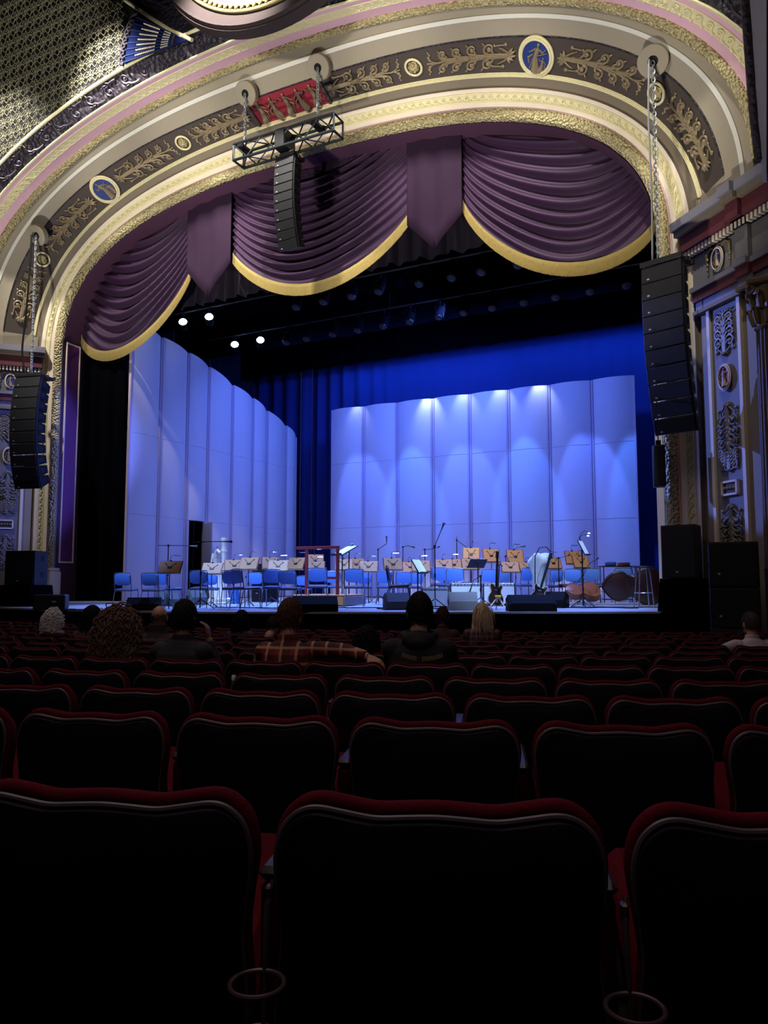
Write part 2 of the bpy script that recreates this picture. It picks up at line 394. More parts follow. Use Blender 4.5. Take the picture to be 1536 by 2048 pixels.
def bez(p0, p1, p2, n=8): return [((1-t)**2*p0[0]+2*t*(1-t)*p1[0]+t*t*p2[0], (1-t)**2*p0[1]+2*t*(1-t)*p1[1]+t*t*p2[1]) for t in [i/n for i in range(n+1)]]
def rel(mb, mp, pts, r0, r1, h=.03, n=5):
    m = len(pts); mb.tube([mp(p[0], p[1], h) for p in pts], [r0+(r1-r0)*i/(m-1) for i in range(m)], n)
def blob(mb, mp, u, v, r, h=.02, sc=.6):
    c = Vector(mp(u, v, h)); nx = (Vector(mp(u, v, h+.1))-c).normalized(); q = nx.to_track_quat('Z', 'Y').to_euler()
    mb.ell(c, (r, r, r*sc), 8, 6, q)
def leaf(mb, mp, u, v, ang, L, w, h=.025):
    pts = [(u+math.cos(ang)*L*t, v+math.sin(ang)*L*t) for t in (0, .25, .55, .8, 1)]
    m = len(pts); mb.tube([mp(p[0], p[1], h+.02*math.sin(PI*i/(m-1))) for i, p in enumerate(pts)], [w*.3, w*.8, w, w*.6, w*.1], 5)
def rinceau(mb, mp, L, Wd, s=1.0):
    w = Wd/2; s *= 1.45
    rel(mb, mp, [(L*(.06+.9*i/14), .012*math.sin(i*1.9)) for i in range(15)], .026*s, .014*s)
    for i in range(10): blob(mb, mp, L*(.12+.06*i), 0, (.034+.012*(i % 2))*s)
    for a in (-1.1, -.6, 0, .6, 1.1): leaf(mb, mp, L*.10, 0, PI+a, .09*L if L < 2.5 else .2, .028*s)
    for sg in (-1, 1):
        cs = [(.30, .52, .36), (.48, .56, .30), (.64, .54, .27), (.79, .52, .24)]
        for k, (cu, cv, r) in enumerate(cs):
            cx = L*cu; cy = sg*w*cv; rr = r*w*1.15
            st = (cx-(.20*L if k == 0 else .14*L), sg*.02)
            sp = spiral(cx, cy, rr, -sg*PI*.55, sg if k else sg, 1.45)
            rel(mb, mp, bez(st, (cx-.05*L, sg*.03), sp[0], 7)+sp[1:], .024*s, .011*s)
            blob(mb, mp, cx, cy, rr*.36, .035)
            leaf(mb, mp, cx-.06*L, sg*w*.16, sg*.9, rr*1.3, .022*s); leaf(mb, mp, cx-.02*L, sg*w*.12, sg*.45, rr*1.2, .02*s)
            leaf(mb, mp, cx+rr*.7, cy+sg*rr*.5, sg*.9, rr*.8, .018*s)
        rel(mb, mp, [(L*.14, sg*w*.74), (L*.24, sg*w*.70)], .012*s, .012*s); blob(mb, mp, L*.135, sg*w*.74, .03*s); blob(mb, mp, L*.25, sg*w*.70, .022*s)
        rel(mb, mp, bez((L*.08, sg*.03), (L*.16, sg*w*.5), (L*.2, sg*w*.55), 6), .018*s, .008*s)
        for q in range(4): blob(mb, mp, L*(.93+.012*(q % 2)), sg*w*(.25+.17*q), (.03-.004*q)*s)
        rel(mb, mp, bez((L*.86, 0), (L*.93, sg*w*.1), (L*.93, sg*w*.4), 6), .016*s, .01*s)
FB = Band(KBI, KB, 8.25)
MEDS = [(-17.33, 12.1, 'big'), (-14.38, 12.8, 'small'), (-7.3, 12.8, 'small'), (-4.32, 12.1, 'big'), (-1.84, 10.5, 'small'), (-19.92, 10.5, 'small')]
T = {i: FB.near(x, z) for i, (x, z, k) in enumerate(MEDS)}
tred = FB.near(XC, 13)
segs = [(0.012, T[4], 1), (T[3], T[4], -1), (T[3], T[2], 1), (tred-1.16/FB.len, T[2], -1), (tred+1.16/FB.len, T[1], 1), (T[0], T[1], -1), (T[0], T[5], 1), (.988, T[5], -1)]
def seg_build(t0, t1, off0, off1, label):
    sg = 1 if t1 > t0 else -1; L = abs(t1-t0)*FB.len-off0-off1; mb = MB()
    rinceau(mb, FB.mapper(t0+sg*off0/FB.len, sg), L, FB.w*.9)
    tag(mb.build('scroll_relief', M_BRNZ), label, 'relief ornament', 'scroll reliefs on the arch frieze')
SL = ['gilt scroll relief at the right foot of the arch frieze', 'gilt scroll relief between the right blue oval and the right-hand shoulder rosette',
      'gilt scroll relief left of the blue oval at the right of the arch', 'gilt scroll relief just right of the red dancers panel',
      'gilt scroll relief just left of the red dancers panel', 'gilt scroll relief right of the left blue oval medallion',
      'gilt scroll relief below the left blue oval medallion', 'gilt scroll relief at the left foot of the arch frieze']
for (t0, t1, s), lb in zip(segs, SL):
    o0 = .46 if any(abs(t0-T[i]) < 1e-6 for i in (0, 3)) else .02
    seg_build(t0, t1, o0, .26, lb)
def figure(mb, x, y, h, flip=1, z=.03):
    "small draped relief figure standing at (x,y), height h, in the plane of the plaque"
    q = lambda u, v: (x+flip*u*h, y+v*h, z)
    mb.ell(q(0, .92), (.055*h, .07*h, .06*h), 8, 6)
    mb.tube([q(.01, .85), q(.0, .70), q(-.02, .52), q(.02, .30), q(.08, .02)], [.035*h, .085*h, .075*h, .12*h, .17*h], 7)
    mb.tube([q(.06, .78), q(.20, .70), q(.28, .84)], [.035*h, .03*h, .02*h], 5); mb.tube([q(-.06, .78), q(-.19, .64), q(-.28, .58)], [.035*h, .03*h, .02*h], 5)
    for k in range(4): mb.tube([q(-.10+.06*k, .45), q(-.14+.09*k, .04)], [.012*h, .022*h], 4)
    mb.tube([q(-.12, .55), q(-.26, .40), q(-.20, .20)], [.02*h, .05*h, .02*h], 5)
def oval(name, label, cat, M, ax, ay, plq, grp, fig=1, rimm=None):
    t = thing(name, label, cat, (0, 0, 0), 0, grp); t.matrix_world = M
    pr = MB()
    for rr, zz in ((.98, .05), (.86, .07)): pr.tube([(ax*rr*math.cos(2*PI*k/40), ay*rr*math.sin(2*PI*k/40), zz) for k in range(40)], ax*.075, 7, True)
    pr.build('rim', rimm or M_GOLD, t)
    MB().prism([(ax*.9*math.cos(2*PI*k/40), ay*.9*math.sin(2*PI*k/40)) for k in range(40)], 0, .05, 'z').build('plaque', plq, t)
    fg = MB(); figure(fg, 0, -ay*.72, ay*1.45, fig, .06)
    if fig == -1 or ax > .3: figure(fg, ax*.42, -ay*.7, ay*.8, -1, .06); fg.tube([(ax*.1, ay*.1, .07), (ax*.55, ay*.35, .07)], .012, 5)
    fg.build('relief_figure', M_BRNZ, t); return t
oval('oval_medallion', 'blue oval medallion with gilt figure at the right of the arch frieze', 'medallion', FB.matrix(T[3]), .40, .44, M_BLUEP, 'blue oval medallions')
oval('oval_medallion', 'blue oval medallion with gilt figures at the left shoulder of the arch', 'medallion', FB.matrix(T[0]), .40, .42, M_BLUEP, 'blue oval medallions', -1)
RL = {1: 'round gilt rosette left of the red dancers panel', 2: 'round gilt rosette right of the red dancers panel', 4: 'round gilt rosette behind the right-hand hoist chain', 5: 'round gilt rosette beside the left hoist chain'}
for i, lb in RL.items():
    t = thing('round_rosette', lb, 'rosette', group='round rosettes on the frieze'); t.matrix_world = FB.matrix(T[i])
    MB().tube([(.20*math.cos(2*PI*k/28), .20*math.sin(2*PI*k/28), .04) for k in range(28)], .03, 7, True).build('rim', M_GOLD, t)
    b = MB().ell((0, 0, .03), (.14, .14, .08), 16, 8)
    for k in range(10): b.at((0, 0, 0), (0, 0, 2*PI*k/10)).ell((.09, 0, .06), (.05, .02, .05), 6, 5)
    b.build('boss', M_GOLDL, t)
t = thing('dancers_panel', 'red relief panel with five gilt dancing figures at the crown of the arch', 'relief panel'); t.matrix_world = FB.matrix(tred)
w = FB.w*.48
MB().box((0, 0, .005), (2.1, w*2, .03)).build('plaque', M_REDP, t)
mb = MB()
for k in range(5): figure(mb, -.80+.40*k, -w*.86, w*1.72, 1 if k % 2 else -1, .05)
mb.build('relief_figure', M_BRNZ, t)
mb = MB()
for sg in (-1, 1): mb.box((sg*1.1, 0, .03), (.10, w*2.05, .10), .02)
mb.build('end_block', M_FRZ, t)
# running wave relief on the two gold bands, scrolls on the dark carved band
def waves(k0, k1, zmin, pitch, m, zmax=None, legs=False):
    B = Band(k0, k1, zmin, 1600); n = int(B.len/pitch); p = B.len/n; h = B.w; mb = MB()
    for i in range(n):
        mp = B.mapper((i+.5)/n, 1)
        c = mp(0, 0, 0)
        if zmax and not (c[2] < zmax[0] or c[2] > zmax[1]): continue
        sp = spiral(.10*p, .04*h, .30*h, PI*.75, -1, 1.2, 12, .2)
        rel(mb, mp, bez((-.62*p, -.38*h), (-.2*p, -.42*h), sp[0], 5)+sp[1:], .13*h, .06*h, .012, 5)
    return struct(mb.build(trim(), m))
waves(AB(.36), AB(.50), .95, .20, M_GOLD, (7.45, 8.25))
waves(CD(.48), CD(.75), 8.7, .26, M_GOLD)
B = Band(KDI, KDO, 8.8, 1600); n = int(B.len/.62); mb = MB()
for i in range(n):
    mp = B.mapper((i+.5)/n, 1); sg = 1 if i % 2 else -1; w = B.w/2; p = B.len/n
    sp = spiral(0, sg*w*.18, w*.55, -sg*PI*.6, sg, 1.5, 16)
    rel(mb, mp, bez((-.6*p, -sg*w*.6), (-.2*p, -sg*w*.7), sp[0], 5)+sp[1:], .03, .012, .02, 4)
    for k in range(3): leaf(mb, mp, -.25*p+.2*p*k, -sg*w*.55, sg*(-.5+.5*k), w*.5, .02)
    blob(mb, mp, 0, sg*w*.18, w*.15)
struct(mb.build(trim(), mat('carved_relief_dark', srgb(58, 50, 62), .5, .15, vary=.3)))
# ------------------------------------------------------------------ wall above the arch: dark backing, pierced grille, fan, roundel
YW = 13.9
def yw(z): return 14.30-.08*(z-8)
P = line(KDO, 8.75, 200); mid = np.array([XC, YW, 9.])
outer = np.stack([XC+(P[:, 0]-XC)*2.4, np.full(200, 14.1), 9+(P[:, 2]-8.7)*2.6], 1)
struct(MB().grid([P, outer]).build('wall_front', M_BLACK, fix=False))
dod = scurve(*KDO)
def below_do(x, z):
    h = dod[dod[:, 0] < XC]; i = np.argmin(np.abs(h[:, 0]-x)); 
    return z < h[i, 2] if x > h[:, 0].min()+.02 else False
ring_line = [at_y(px, py, YW-.1) for px, py in ((150, -120), (205, -45), (250, 0), (300, 35), (340, 60), (384, 80))]
def left_of_ring(x, z):
    for a, b in zip(ring_line, ring_line[1:]):
        if b.z <= z <= a.z: return x < a.x+(b.x-a.x)*(a.z-z)/(a.z-b.z)-.05
    return x < ring_line[-1].x if z < ring_line[-1].z else x < ring_line[0].x
mb = MB(); px_, pz_ = .345, .36
for i in range(26):
    for j in range(22):
        x = -21.6+i*px_; z = 9.2+j*pz_
        if below_do(x, z) or not left_of_ring(x+.12, z) or x > -14.35+.22*math.sin(z*5): continue
        y = yw(z)
        mb.at()
        mb.tube([(x, y, z-pz_/2), (x, y, z+pz_/2)], .012, 4); mb.tube([(x-px_/2, y, z), (x+px_/2, y, z)], .012, 4)
        mb.tube([(x-px_/2, y+.01, z+pz_/2), (x+px_/2, y+.01, z-pz_/2)], .012, 4); mb.tube([(x-px_/2, y+.01, z-pz_/2), (x+px_/2, y+.01, z+pz_/2)], .012, 4)
        for k in range(4):
            a = k*PI/2; dx, dz = math.cos(a), math.sin(a)
            for (d, e) in ((.105, .045), (.105, -.045), (.15, 0)):
                mb.ell((x+dx*d-dz*e, y-.02, z+dz*d+dx*e), .021, 5, 4)
        mb.ell((x, y-.015, z), (.035, .03, .035), 6, 4)
        for sx, sz in ((1, 1), (1, -1), (-1, 1), (-1, -1)): mb.ell((x+sx*px_*.27, y-.005, z+sz*pz_*.27), .018, 5, 4)
tag(mb.build('pierced_grille', M_DKGOLD), 'gilt pierced star-pattern grille filling the upper left corner', 'grille')
struct(MB().tube(ring_line, .05, 8).build(trim(), M_GOLD))
# carved band between the grille edge and the roundel
mb = MB(); struct(MB().grid([[p+Vector((.02, .03, .02)) for p in ring_line], [p+Vector((1.0, .05, .55)) for p in ring_line]]).build(trim(), M_DARKC))
# blue fan in the corner of the grille
tip = at_y(374, 80, YW-.20)
t = thing('shell_fan', 'blue scalloped fan of beaded rays at the right tip of the grille', 'fan ornament', tip)
rad = 2.05; a0, a1 = R(145), R(178); nr = 7
out = [(0, 0)]
for k in range(nr):
    for q in range(6):
        a = a0+(a1-a0)*(k+q/5)/nr; rr = rad*(1+.05*math.sin(PI*q/5)); out.append((rr*math.cos(a), rr*math.sin(a)))
MB().prism(out, .03, 0).build('fan_blade', mat('deep_blue_fan', srgb(10, 19, 56), .9, spec=.05), t)
mb = MB()
for k in range(nr+1):
    a = a0+(a1-a0)*k/nr; mb.tube([(.5*math.cos(a), -.01, .5*math.sin(a)), (rad*math.cos(a), -.01, rad*math.sin(a))], .016, 5)
mb.build('ridge', mat('dull_blue_ridge', srgb(32, 42, 76), .8, spec=.1), t)
for k in range(nr):
    mb = MB(); a = a0+(a1-a0)*(k+.5)/nr
    for q in range(12): mb.ell(((1.05+.055*q)*math.cos(a), -.02, (1.05+.055*q)*math.sin(a)), .022, 6, 4)
    mb.build('bead_row', M_CREAM2, t); mb = MB()
    for q in range(5): mb.ell(((.62+.05*q)*math.cos(a), -.02, (.62+.05*q)*math.sin(a)), .018, 6, 4)
    mb.build('bead_row', M_CREAM2, t)
mb = MB()
for k in range(nr):
    a = a0+(a1-a0)*(k+.5)/nr; c = Vector((rad*math.cos(a), -.02, rad*math.sin(a)))
    mb.tube([c+Vector((.15*math.cos(a-PI/2+PI*q/8), 0, .15*math.sin(a-PI/2+PI*q/8))) for q in range(9)], .035, 6)
mb.build('scallop_edge', mat('grey_scallop', srgb(52, 46, 54), .8, spec=.1), t)
MB().tube([(.45*math.cos(a0+(a1-a0)*q/8), -.02, .45*math.sin(a0+(a1-a0)*q/8)) for q in range(9)], .03, 6).build('inner_edge', MATS['grey_scallop'], t)
# ceiling roundel
M_RGOLD = mat('roundel_gold', srgb(112, 98, 58), .6, .1)
t = thing('ceiling_roundel', 'large grey roundel with gilt bead-and-leaf ring at the top of the photo', 'roundel', (-9.65, 13.35, 16.5))
def arc(r, y, n=90): return [(r*math.cos(2*PI*k/n), y, r*math.sin(2*PI*k/n)) for k in range(n)]
mb = MB()
for a, b, y0, y1 in ((3.10, 3.40, .06, .0), (3.40, 3.46, .0, -.05), (3.46, 3.50, -.05, .05), (3.50, 3.54, .05, .02), (3.54, 3.57, .02, .3)):
    mb.grid([arc(a, y0)+[arc(a, y0)[0]], arc(b, y1)+[arc(b, y1)[0]]])
mb.build('ring', mat('roundel_grey', srgb(52, 44, 44), .8, vary=.08, spec=.1), t, fix=False)
mb = MB()
mb.tube(arc(3.09, .02), .045, 8, True); mb.tube(arc(2.93, .06), .04, 8, True)
mb.build('gold_ring', M_RGOLD, t)
mb = MB()
for k in range(110):
    a = 2*PI*k/110; mb.ell((3.01*math.cos(a), .0, 3.01*math.sin(a)), (.075, .05, .055), 8, 6, (0, -a, 0))
mb.build('bead', M_RGOLD, t)
mb = MB().prism([(2.93*math.cos(2*PI*k/60), 2.93*math.sin(2*PI*k/60)) for k in range(60)], .12, .2); mb.build('recess', mat('dark_maroon', srgb(66, 18, 36), .7), t)

# upper pier of the side arch at the right edge, in front of the arch bands
ppx = [(1519, 322), (1516, 300), (1509, 240), (1503, 170), (1497, 90), (1490, 0), (1482, -120)]
tl = [at_y(x, y, 13.6) for x, y in ppx]
struct(MB().tube([tuple(p) for p in tl], .075, 10).build(trim(), M_DARKC))
struct(MB().slab([[tuple(p+Vector((.02, .02, 0))) for p in [at_y(1521, 345, 13.6)]+tl], [tuple(at_y(1533, y, 13.3)) for y in [345]+[q[1] for q in ppx]]], (0, .35, 0)).build(trim(), M_GREYB))
struct(MB().slab([[tuple(at_y(1533, y, 13.3)) for y in (345, 100, -120)], [tuple(at_y(1640, y, 13.9)) for y in (300, 60, -160)]], (0, .3, 0)).build(trim(), M_DARKW))
# ------------------------------------------------------------------ splay walls with entablature, pilaster and column
def splay(side):
    def P(t, z, off=0.): return Vector((XC+side*(9.78+.69*t-.72*off), 16.2-.72*t-.69*off, z))
    def box(mb, t0, t1, z0, z1, o0, o1):
        vs = [tuple(P(t, z, o)) for t in (t0, t1) for o in (o0, o1) for z in (z0, z1)]
        mb.add(vs, [(0, 1, 3, 2), (4, 6, 7, 5), (0, 4, 5, 1), (2, 3, 7, 6), (0, 2, 6, 4), (1, 5, 7, 3)]); return mb
    return P, box
def mapper_splay(P, tc, z0, up=1, off=.02):
    def f(u, v, h): return tuple(P(tc+v, z0+up*u, off+h))
    return f
WT = {1: 'right', -1: 'left'}
for side in (1, -1):
    P, box = splay(side); nm = WT[side]
    T0, T1 = -.22, 9.0
    struct(box(MB(), T0, T1, -1.6, 8.6, -.3, 0).build('wall_'+nm, M_CREAM))
    struct(box(MB(), 1.05, T1, 8.2, 16, -.5, -.12).build('wall_%s_upper' % nm, M_CREAM))
    # entablature on the pier, breaking forward
    def ent(z0, z1, o, m, t0=T0, t1=3.5, br=.10):
        mb = box(MB(), t0-o*.55, t1, z0, z1, -.05, o); box(mb, 1.02, 1.0+.34, z0, z1, -.02, o+br); struct(mb.build(trim(), m))
    ent(7.62, 7.80, .46, M_GREYB); ent(7.50, 7.62, .40, M_BROWN); ent(7.18, 7.50, .30, M_OX)
    ent(7.04, 7.18, .14, M_BLACK); ent(6.40, 7.04, .10, M_PANEL); ent(6.32, 6.42, .17, M_GREYB)
    ent(6.12, 6.32, .12, M_OX); ent(5.92, 6.12, .07, M_GREYB); ent(5.86, 5.93, .13, M_BROWN)
    mb = MB(); t = T0-.1
    while t < 2.6: box(mb, t, t+.055, 7.05, 7.17, .12, .25); t += .10
    struct(mb.build(trim(), M_CREAM2))
    # pilaster: edges, sunk panel
    struct(box(box(MB(), .02, .10, .9, 5.86, -.02, .07), .84, .92, .9, 5.86, -.02, .07).build(trim(), M_CREAM2))
    struct(box(MB(), .10, .84, .9, 5.86, -.02, .02).build(trim(), M_PANEL))
    struct(box(MB(), -.1, 1.02, -1.5, .9, -.02, .10).build(trim(), M_BROWN))
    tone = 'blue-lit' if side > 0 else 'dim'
    for z0, up, L, Wd, k, w_ in ((3.98, -1, 1.25, .62, .8, 'below the red medallion on'), (4.82, 1, .95, .6, .8, 'above the medallion at the top of'), (2.05, -1, 1.15, .62, .8, 'below the small plaque at the foot of'), (2.62, 1, .42, .55, .7, 'just above the small plaque on')):
        mb = MB(); rinceau(mb, mapper_splay(P, .47, z0, up), L, Wd, k)
        tag(mb.build('scroll_relief', mat('pilaster_relief', srgb(126, 118, 106), .5, .1, vary=.2)), 'candelabra scroll relief %s the %s pilaster' % (w_ if side > 0 else w_.replace('red ', ''), nm), 'relief ornament', 'pilaster scroll reliefs')
    mb = MB(); box(mb, .28, .66, 2.20, 2.44, .02, .05)
    q = thing('plaque', 'small framed plaque of rosettes midway down the %s pilaster' % nm, 'plaque')
    mb.build('panel', M_FRZ, q); mb = MB()
    for (a, b, c, d) in ((.26, .68, 2.42, 2.46), (.26, .68, 2.18, 2.22), (.26, .30, 2.18, 2.46), (.64, .68, 2.18, 2.46)): box(mb, a, b, c, d, .02, .08)
    mb.build('frame', M_CREAM2, q); mb = MB()
    for k in range(4): mb.ell(P(.35+.08*k, 2.32, .06), .035, 8, 6)
    mb.build('rosette', M_BRNZ, q)
    X = Vector((side*.69, -.72, 0)); Nn = Vector((-side*.72, -.69, 0))
    if side < 0: X = -X
    def frame(t, z, off):
        M = Matrix((X, Vector((0, 0, 1)), Nn)).transposed().to_4x4(); M.translation = P(t, z, off); return M
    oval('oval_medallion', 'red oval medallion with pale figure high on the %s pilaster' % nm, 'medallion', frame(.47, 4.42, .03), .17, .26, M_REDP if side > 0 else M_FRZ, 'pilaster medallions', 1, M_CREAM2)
    oval('oval_medallion', 'small blue oval medallion under the cornice of the %s pier' % nm, 'medallion', frame(.50, 6.72, .11), .16, .24, M_BLUEP, 'pier medallions', 1, M_CREAM2)
    for sg in (-1, 1):
        mb = MB(); mp = mapper_splay(P, .5, 6.95, -1, .11)
        rel(mb, mp, [(0, sg*.10), (-.05, sg*.2), (.02, sg*.30)], .025, .03, .02); rel(mb, mp, [(0, sg*.30), (.2, sg*.31), (.45, sg*.30)], .035, .012, .02)
        for k in range(4): blob(mb, mp, .05+.1*k, sg*.30, .045-.006*k, .03)
        tag(mb.build('garland', M_BRNZ), 'gilt ribbon garland hanging %s of the small blue oval on the %s pier' % ('left' if sg*side < 0 else 'right', nm), 'garland', 'pier garlands')
    # engaged fluted column
    c = P(1.80, 0, .26); t = thing('fluted_column', 'brown fluted column with gilt leafy capital at the %s edge of the photo' % nm, 'column', (c.x, c.y, -1.5))
    n = 80; mb = MB(); rows = []
    for z in (.4, 2, 4, 6.4): rows.append([((.235-.006*z)*(1-.09*abs(math.sin(PI*k/4)))*math.cos(2*PI*k/n), (.235-.006*z)*(1-.09*abs(math.sin(PI*k/4)))*math.sin(2*PI*k/n), z) for k in range(n)])
    mb.loft(rows).build('shaft', mat('column_brown', srgb(92, 76, 58), .6, vary=.12), t)
    MB().lathe([(.30, 0), (.30, .15), (.27, .2), (.29, .28), (.25, .34), (.25, .4)], 28).build('base', M_BROWN, t)
    mb = MB().lathe([(.20, 6.4), (.23, 6.44), (.20, 6.48), (.21, 6.6), (.26, 7.15)], 24).box((0, 0, 7.22), (.62, .62, .12), .03)
    for lev, zz, m_ in ((0, 6.5, 8), (1, 6.75, 8)):
        for k in range(m_):
            a = 2*PI*(k+.5*lev)/m_; mb.tube([((.19+d)*math.cos(a), (.19+d)*math.sin(a), zz+h) for d, h in ((.02, 0), (.05, .15), (.09, .27), (.15, .28), (.15, .22))], [.05, .065, .05, .035, .02], 6)
    for k in range(4):
        a = PI/4+k*PI/2; mb.tube([(.36*math.cos(a)+.05*math.cos(b), .36*math.sin(a)+.05*math.cos(b)*0, 7.08+.06*math.sin(b)) for b in [q*.7 for q in range(12)]], .03, 5)
    mb.build('capital', mat('gilt_capital', srgb(120, 102, 66), .5, .2, vary=.3), t)
    # moulding of the side arch above
    if side > 0:
        pts = [P(1.5, 8.15, .02), P(1.48, 8.7, .0), P(1.44, 9.4, .0), P(1.40, 10.3, 0), P(1.34, 11.4, 0), P(1.28, 12.8, 0)]
    else: pts = [P(1.5, 8.15, .02), P(1.46, 9.4, 0), P(1.28, 12.8, 0)]
    struct(MB().tube(pts, .09, 10).build(trim(), M_DARKC)); 
    mb = MB(); mb.grid([[tuple(p) for p in pts], [tuple(p+Vector((side*.5, -.5, .1))) for p in pts]]); struct(mb.build(trim(), M_GREYB, fix=False))
    a = [P(1.0, 8.6, -.08), P(1.0, 16, -.08)]; 
    struct(box(MB(), .9, 1.5, 8.15, 9.2, -.3, -.1).build(trim(), M_CREAM))
# ------------------------------------------------------------------ stage
LIP = [(-21.4, 14.6), (-19.6, 13.0), (-17.6, 12.25), (-15.5, 11.85), (-13.0, 11.6), (-10.6, 11.72), (-8.9, 12.35), (-7.3, 13.1), (-5.25, 14.15), (-3.6, 15.05), (-2.06, 15.9), (-1.1, 16.3)]
def catmull(P, n=8):
    out = []
    for i in range(len(P)-1):
        p0, p1, p2, p3 = P[max(i-1, 0)], P[i], P[i+1], P[min(i+2, len(P)-1)]
        for k in range(n):
            t = k/n; out.append(tuple(.5*((2*b)+(-a+c)*t+(2*a-5*b+4*c-d)*t*t+(-a+3*b-3*c+d)*t**3) for a, b, c, d in zip(p0, p1, p2, p3)))
    return out+[tuple(P[-1])]
lip = catmull(LIP)
out = lip+[(-1.0, 29.4), (-21.4, 29.4)]
struct(MB().prism(out, -.12, 0, 'z').build('stage_floor', M_STAGE, ang=.5))
rows = []
L = np.array(lip); d = np.r_[0, np.cumsum(np.hypot(*np.diff(L, axis=0).T))]; tt = np.linspace(0, d[-1], 700)
lx = np.interp(tt, d, L[:, 0]); ly = np.interp(tt, d, L[:, 1]); tx = np.gradient(lx); ty = np.gradient(ly); ll = np.hypot(tx, ty); nx, ny = ty/ll, -tx/ll
for z, amp in ((-.035, .012), (-.3, .03), (-.8, .045), (-1.75, .05)):
    o = -.0+amp*(1+np.sin(tt*2*PI/.22+.8*np.sin(tt*1.3))); rows.append(np.stack([lx+nx*o, ly+ny*o, np.full(700, z)], 1))
tag(MB().grid(rows).build('stage_skirt', M_BLKC, fix=False), 'black pleated skirt hanging along the whole front edge of the stage', 'skirt')
# stage house
struct(MB().box((-10.9, 29.9, 7), (26, .2, 17)).build('wall_back', M_BLACK))
struct(MB().box((-23.2, 23.2, 7), (.2, 13.6, 17)).build('wall_stage_left', M_BLACK))
struct(MB().box((1.4, 23.2, 7), (.2, 13.6, 17)).build('wall_stage_right', M_BLACK))
struct(MB().box((-10.9, 23.2, 15.6), (26, 13.6, .2)).build('ceiling', M_BLACK))
def cloth(name, m, x0, x1, Y, z0, z1, amp, pitch, label, cat, n=260, hem=0., group=None, deep=None):
    rows = []; xs = np.linspace(x0, x1, n); rng = np.random.default_rng(int(abs(x0*31+Y*7)))
    ph = np.cumsum(rng.normal(1, .35, n))*2*PI*(x1-x0)/n/pitch
    for j, z in enumerate(np.linspace(z0, z1, 9)):
        a = amp*(1-.45*j/8)*(1 if deep is None else np.interp(xs, *deep))
        dz = hem*np.sin(ph*.5) if j == 0 else 0
        rows.append(np.stack([xs, Y+a*np.sin(ph), np.full(n, z)+dz], 1))
    return tag(MB().grid(rows).build(name, m, fix=False), label, cat, group)
cloth('backdrop_curtain', M_NAVY, -22.8, 1.2, 28.6, 0, 12.5, .10, .75, 'deep blue backdrop curtain hanging behind the white panels', 'curtain', 420, deep=([-22, -16, -14, -3, 0], [1.7, 1.7, .22, .22, 1.5]))
cloth('border_curtain', M_BLKC, -20.6, .5, 26.9, 9.35, 15.5, .04, .6, 'black border curtain hiding the top of the blue backdrop', 'border', 200, .02, 'black stage borders')
cloth('border_curtain', M_BLKC, -20.6, .5, 22.6, 8.95, 15.5, .04, .6, 'black border curtain behind the rear lighting batten', 'border', 200, .02, 'black stage borders')
cloth('border_curtain', M_BLKC, -20.6, .5, 19.8, 9.1, 15.5, .05, .6, 'black border curtain behind the front lighting batten', 'border', 200, .03, 'black stage borders')
cloth('ruffled_valance', M_DKC, -20.3, -1.6, 18.0, 8.98, 15.45, .09, .42, 'dark plum ruffled valance peeping below the swagged drapes', 'valance', 420, .05)
cloth('leg_curtain', M_BLKC, -20.4, -17.8, 17.36, 0, 8.3, .07, .5, 'black leg curtain at the left side of the stage opening', 'curtain', 120, 0, 'black leg curtains')
cloth('leg_curtain', M_BLKC, -2.6, -.6, 19.9, 0, 11.5, .07, .5, 'black leg curtain at the right side of the stage opening', 'curtain', 80, 0, 'black leg curtains')
ys = np.linspace(18.4, 28.2, 300)
rows = [np.stack([-20.9+.10*np.sin(ys*2*PI/.34), ys, np.full(300, z)], 1) for z in (0, 4, 8, 12)]
tag(MB().grid(rows).build('masking_curtain', mat('dark_masking_cloth', srgb(20, 24, 48), .9, vary=.3, scale=2), fix=False), 'dark pleated masking curtain above and behind the left row of panels', 'curtain')
for k, (y, x) in enumerate(((23.0, -19.2), (21.2, -19.4), (26.9, -17.6), (27.3, -17.3))):
    tag(MB().tube([(x, y, 0), (x+.01, y, 11.5)], .018, 5).build('hanging_line', M_GREYM), 'thin rigging line hanging behind the left row of white panels', 'rope', 'rigging lines beyond the left panels')
t = thing('pale_return', 'narrow pale upright flat at the right edge of the stage opening', 'flat', (-2.43, 19.0, 0))
MB().box((0, 0, 2.9), (.22, .06, 5.8), .01).build('face', M_SHELL, t); MB().box((.1, .25, .06), (.08, .5, .12)).box((.1, .2, 1.5), (.05, .05, 3.0)).build('brace', M_RIB, t)
# left jamb lining: pale reveal with violet inset
struct(MB().box((-19.74, 17.02, 4.2), (.10, .86, 8.4)).build(trim(), M_GREYB))
mb = MB(); mb.box((-19.68, 17.0, 4.6), (.03, .46, 6.8)); struct(mb.build(trim(), mat('violet_inset', srgb(104, 48, 100), .6, vary=.05)))
mb = MB()
for y, z, a, b in ((16.75, 4.6, .05, 6.9), (17.25, 4.6, .05, 6.9), (17.0, 1.18, .5, .05), (17.0, 8.02, .5, .05)): mb.box((-19.665, y, z), (.05, a, b), .01)
struct(mb.build(trim(), M_CREAM2))
struct(MB().box((-1.98, 17.02, 4.2), (.10, .86, 8.4)).build(trim(), M_GREYB))
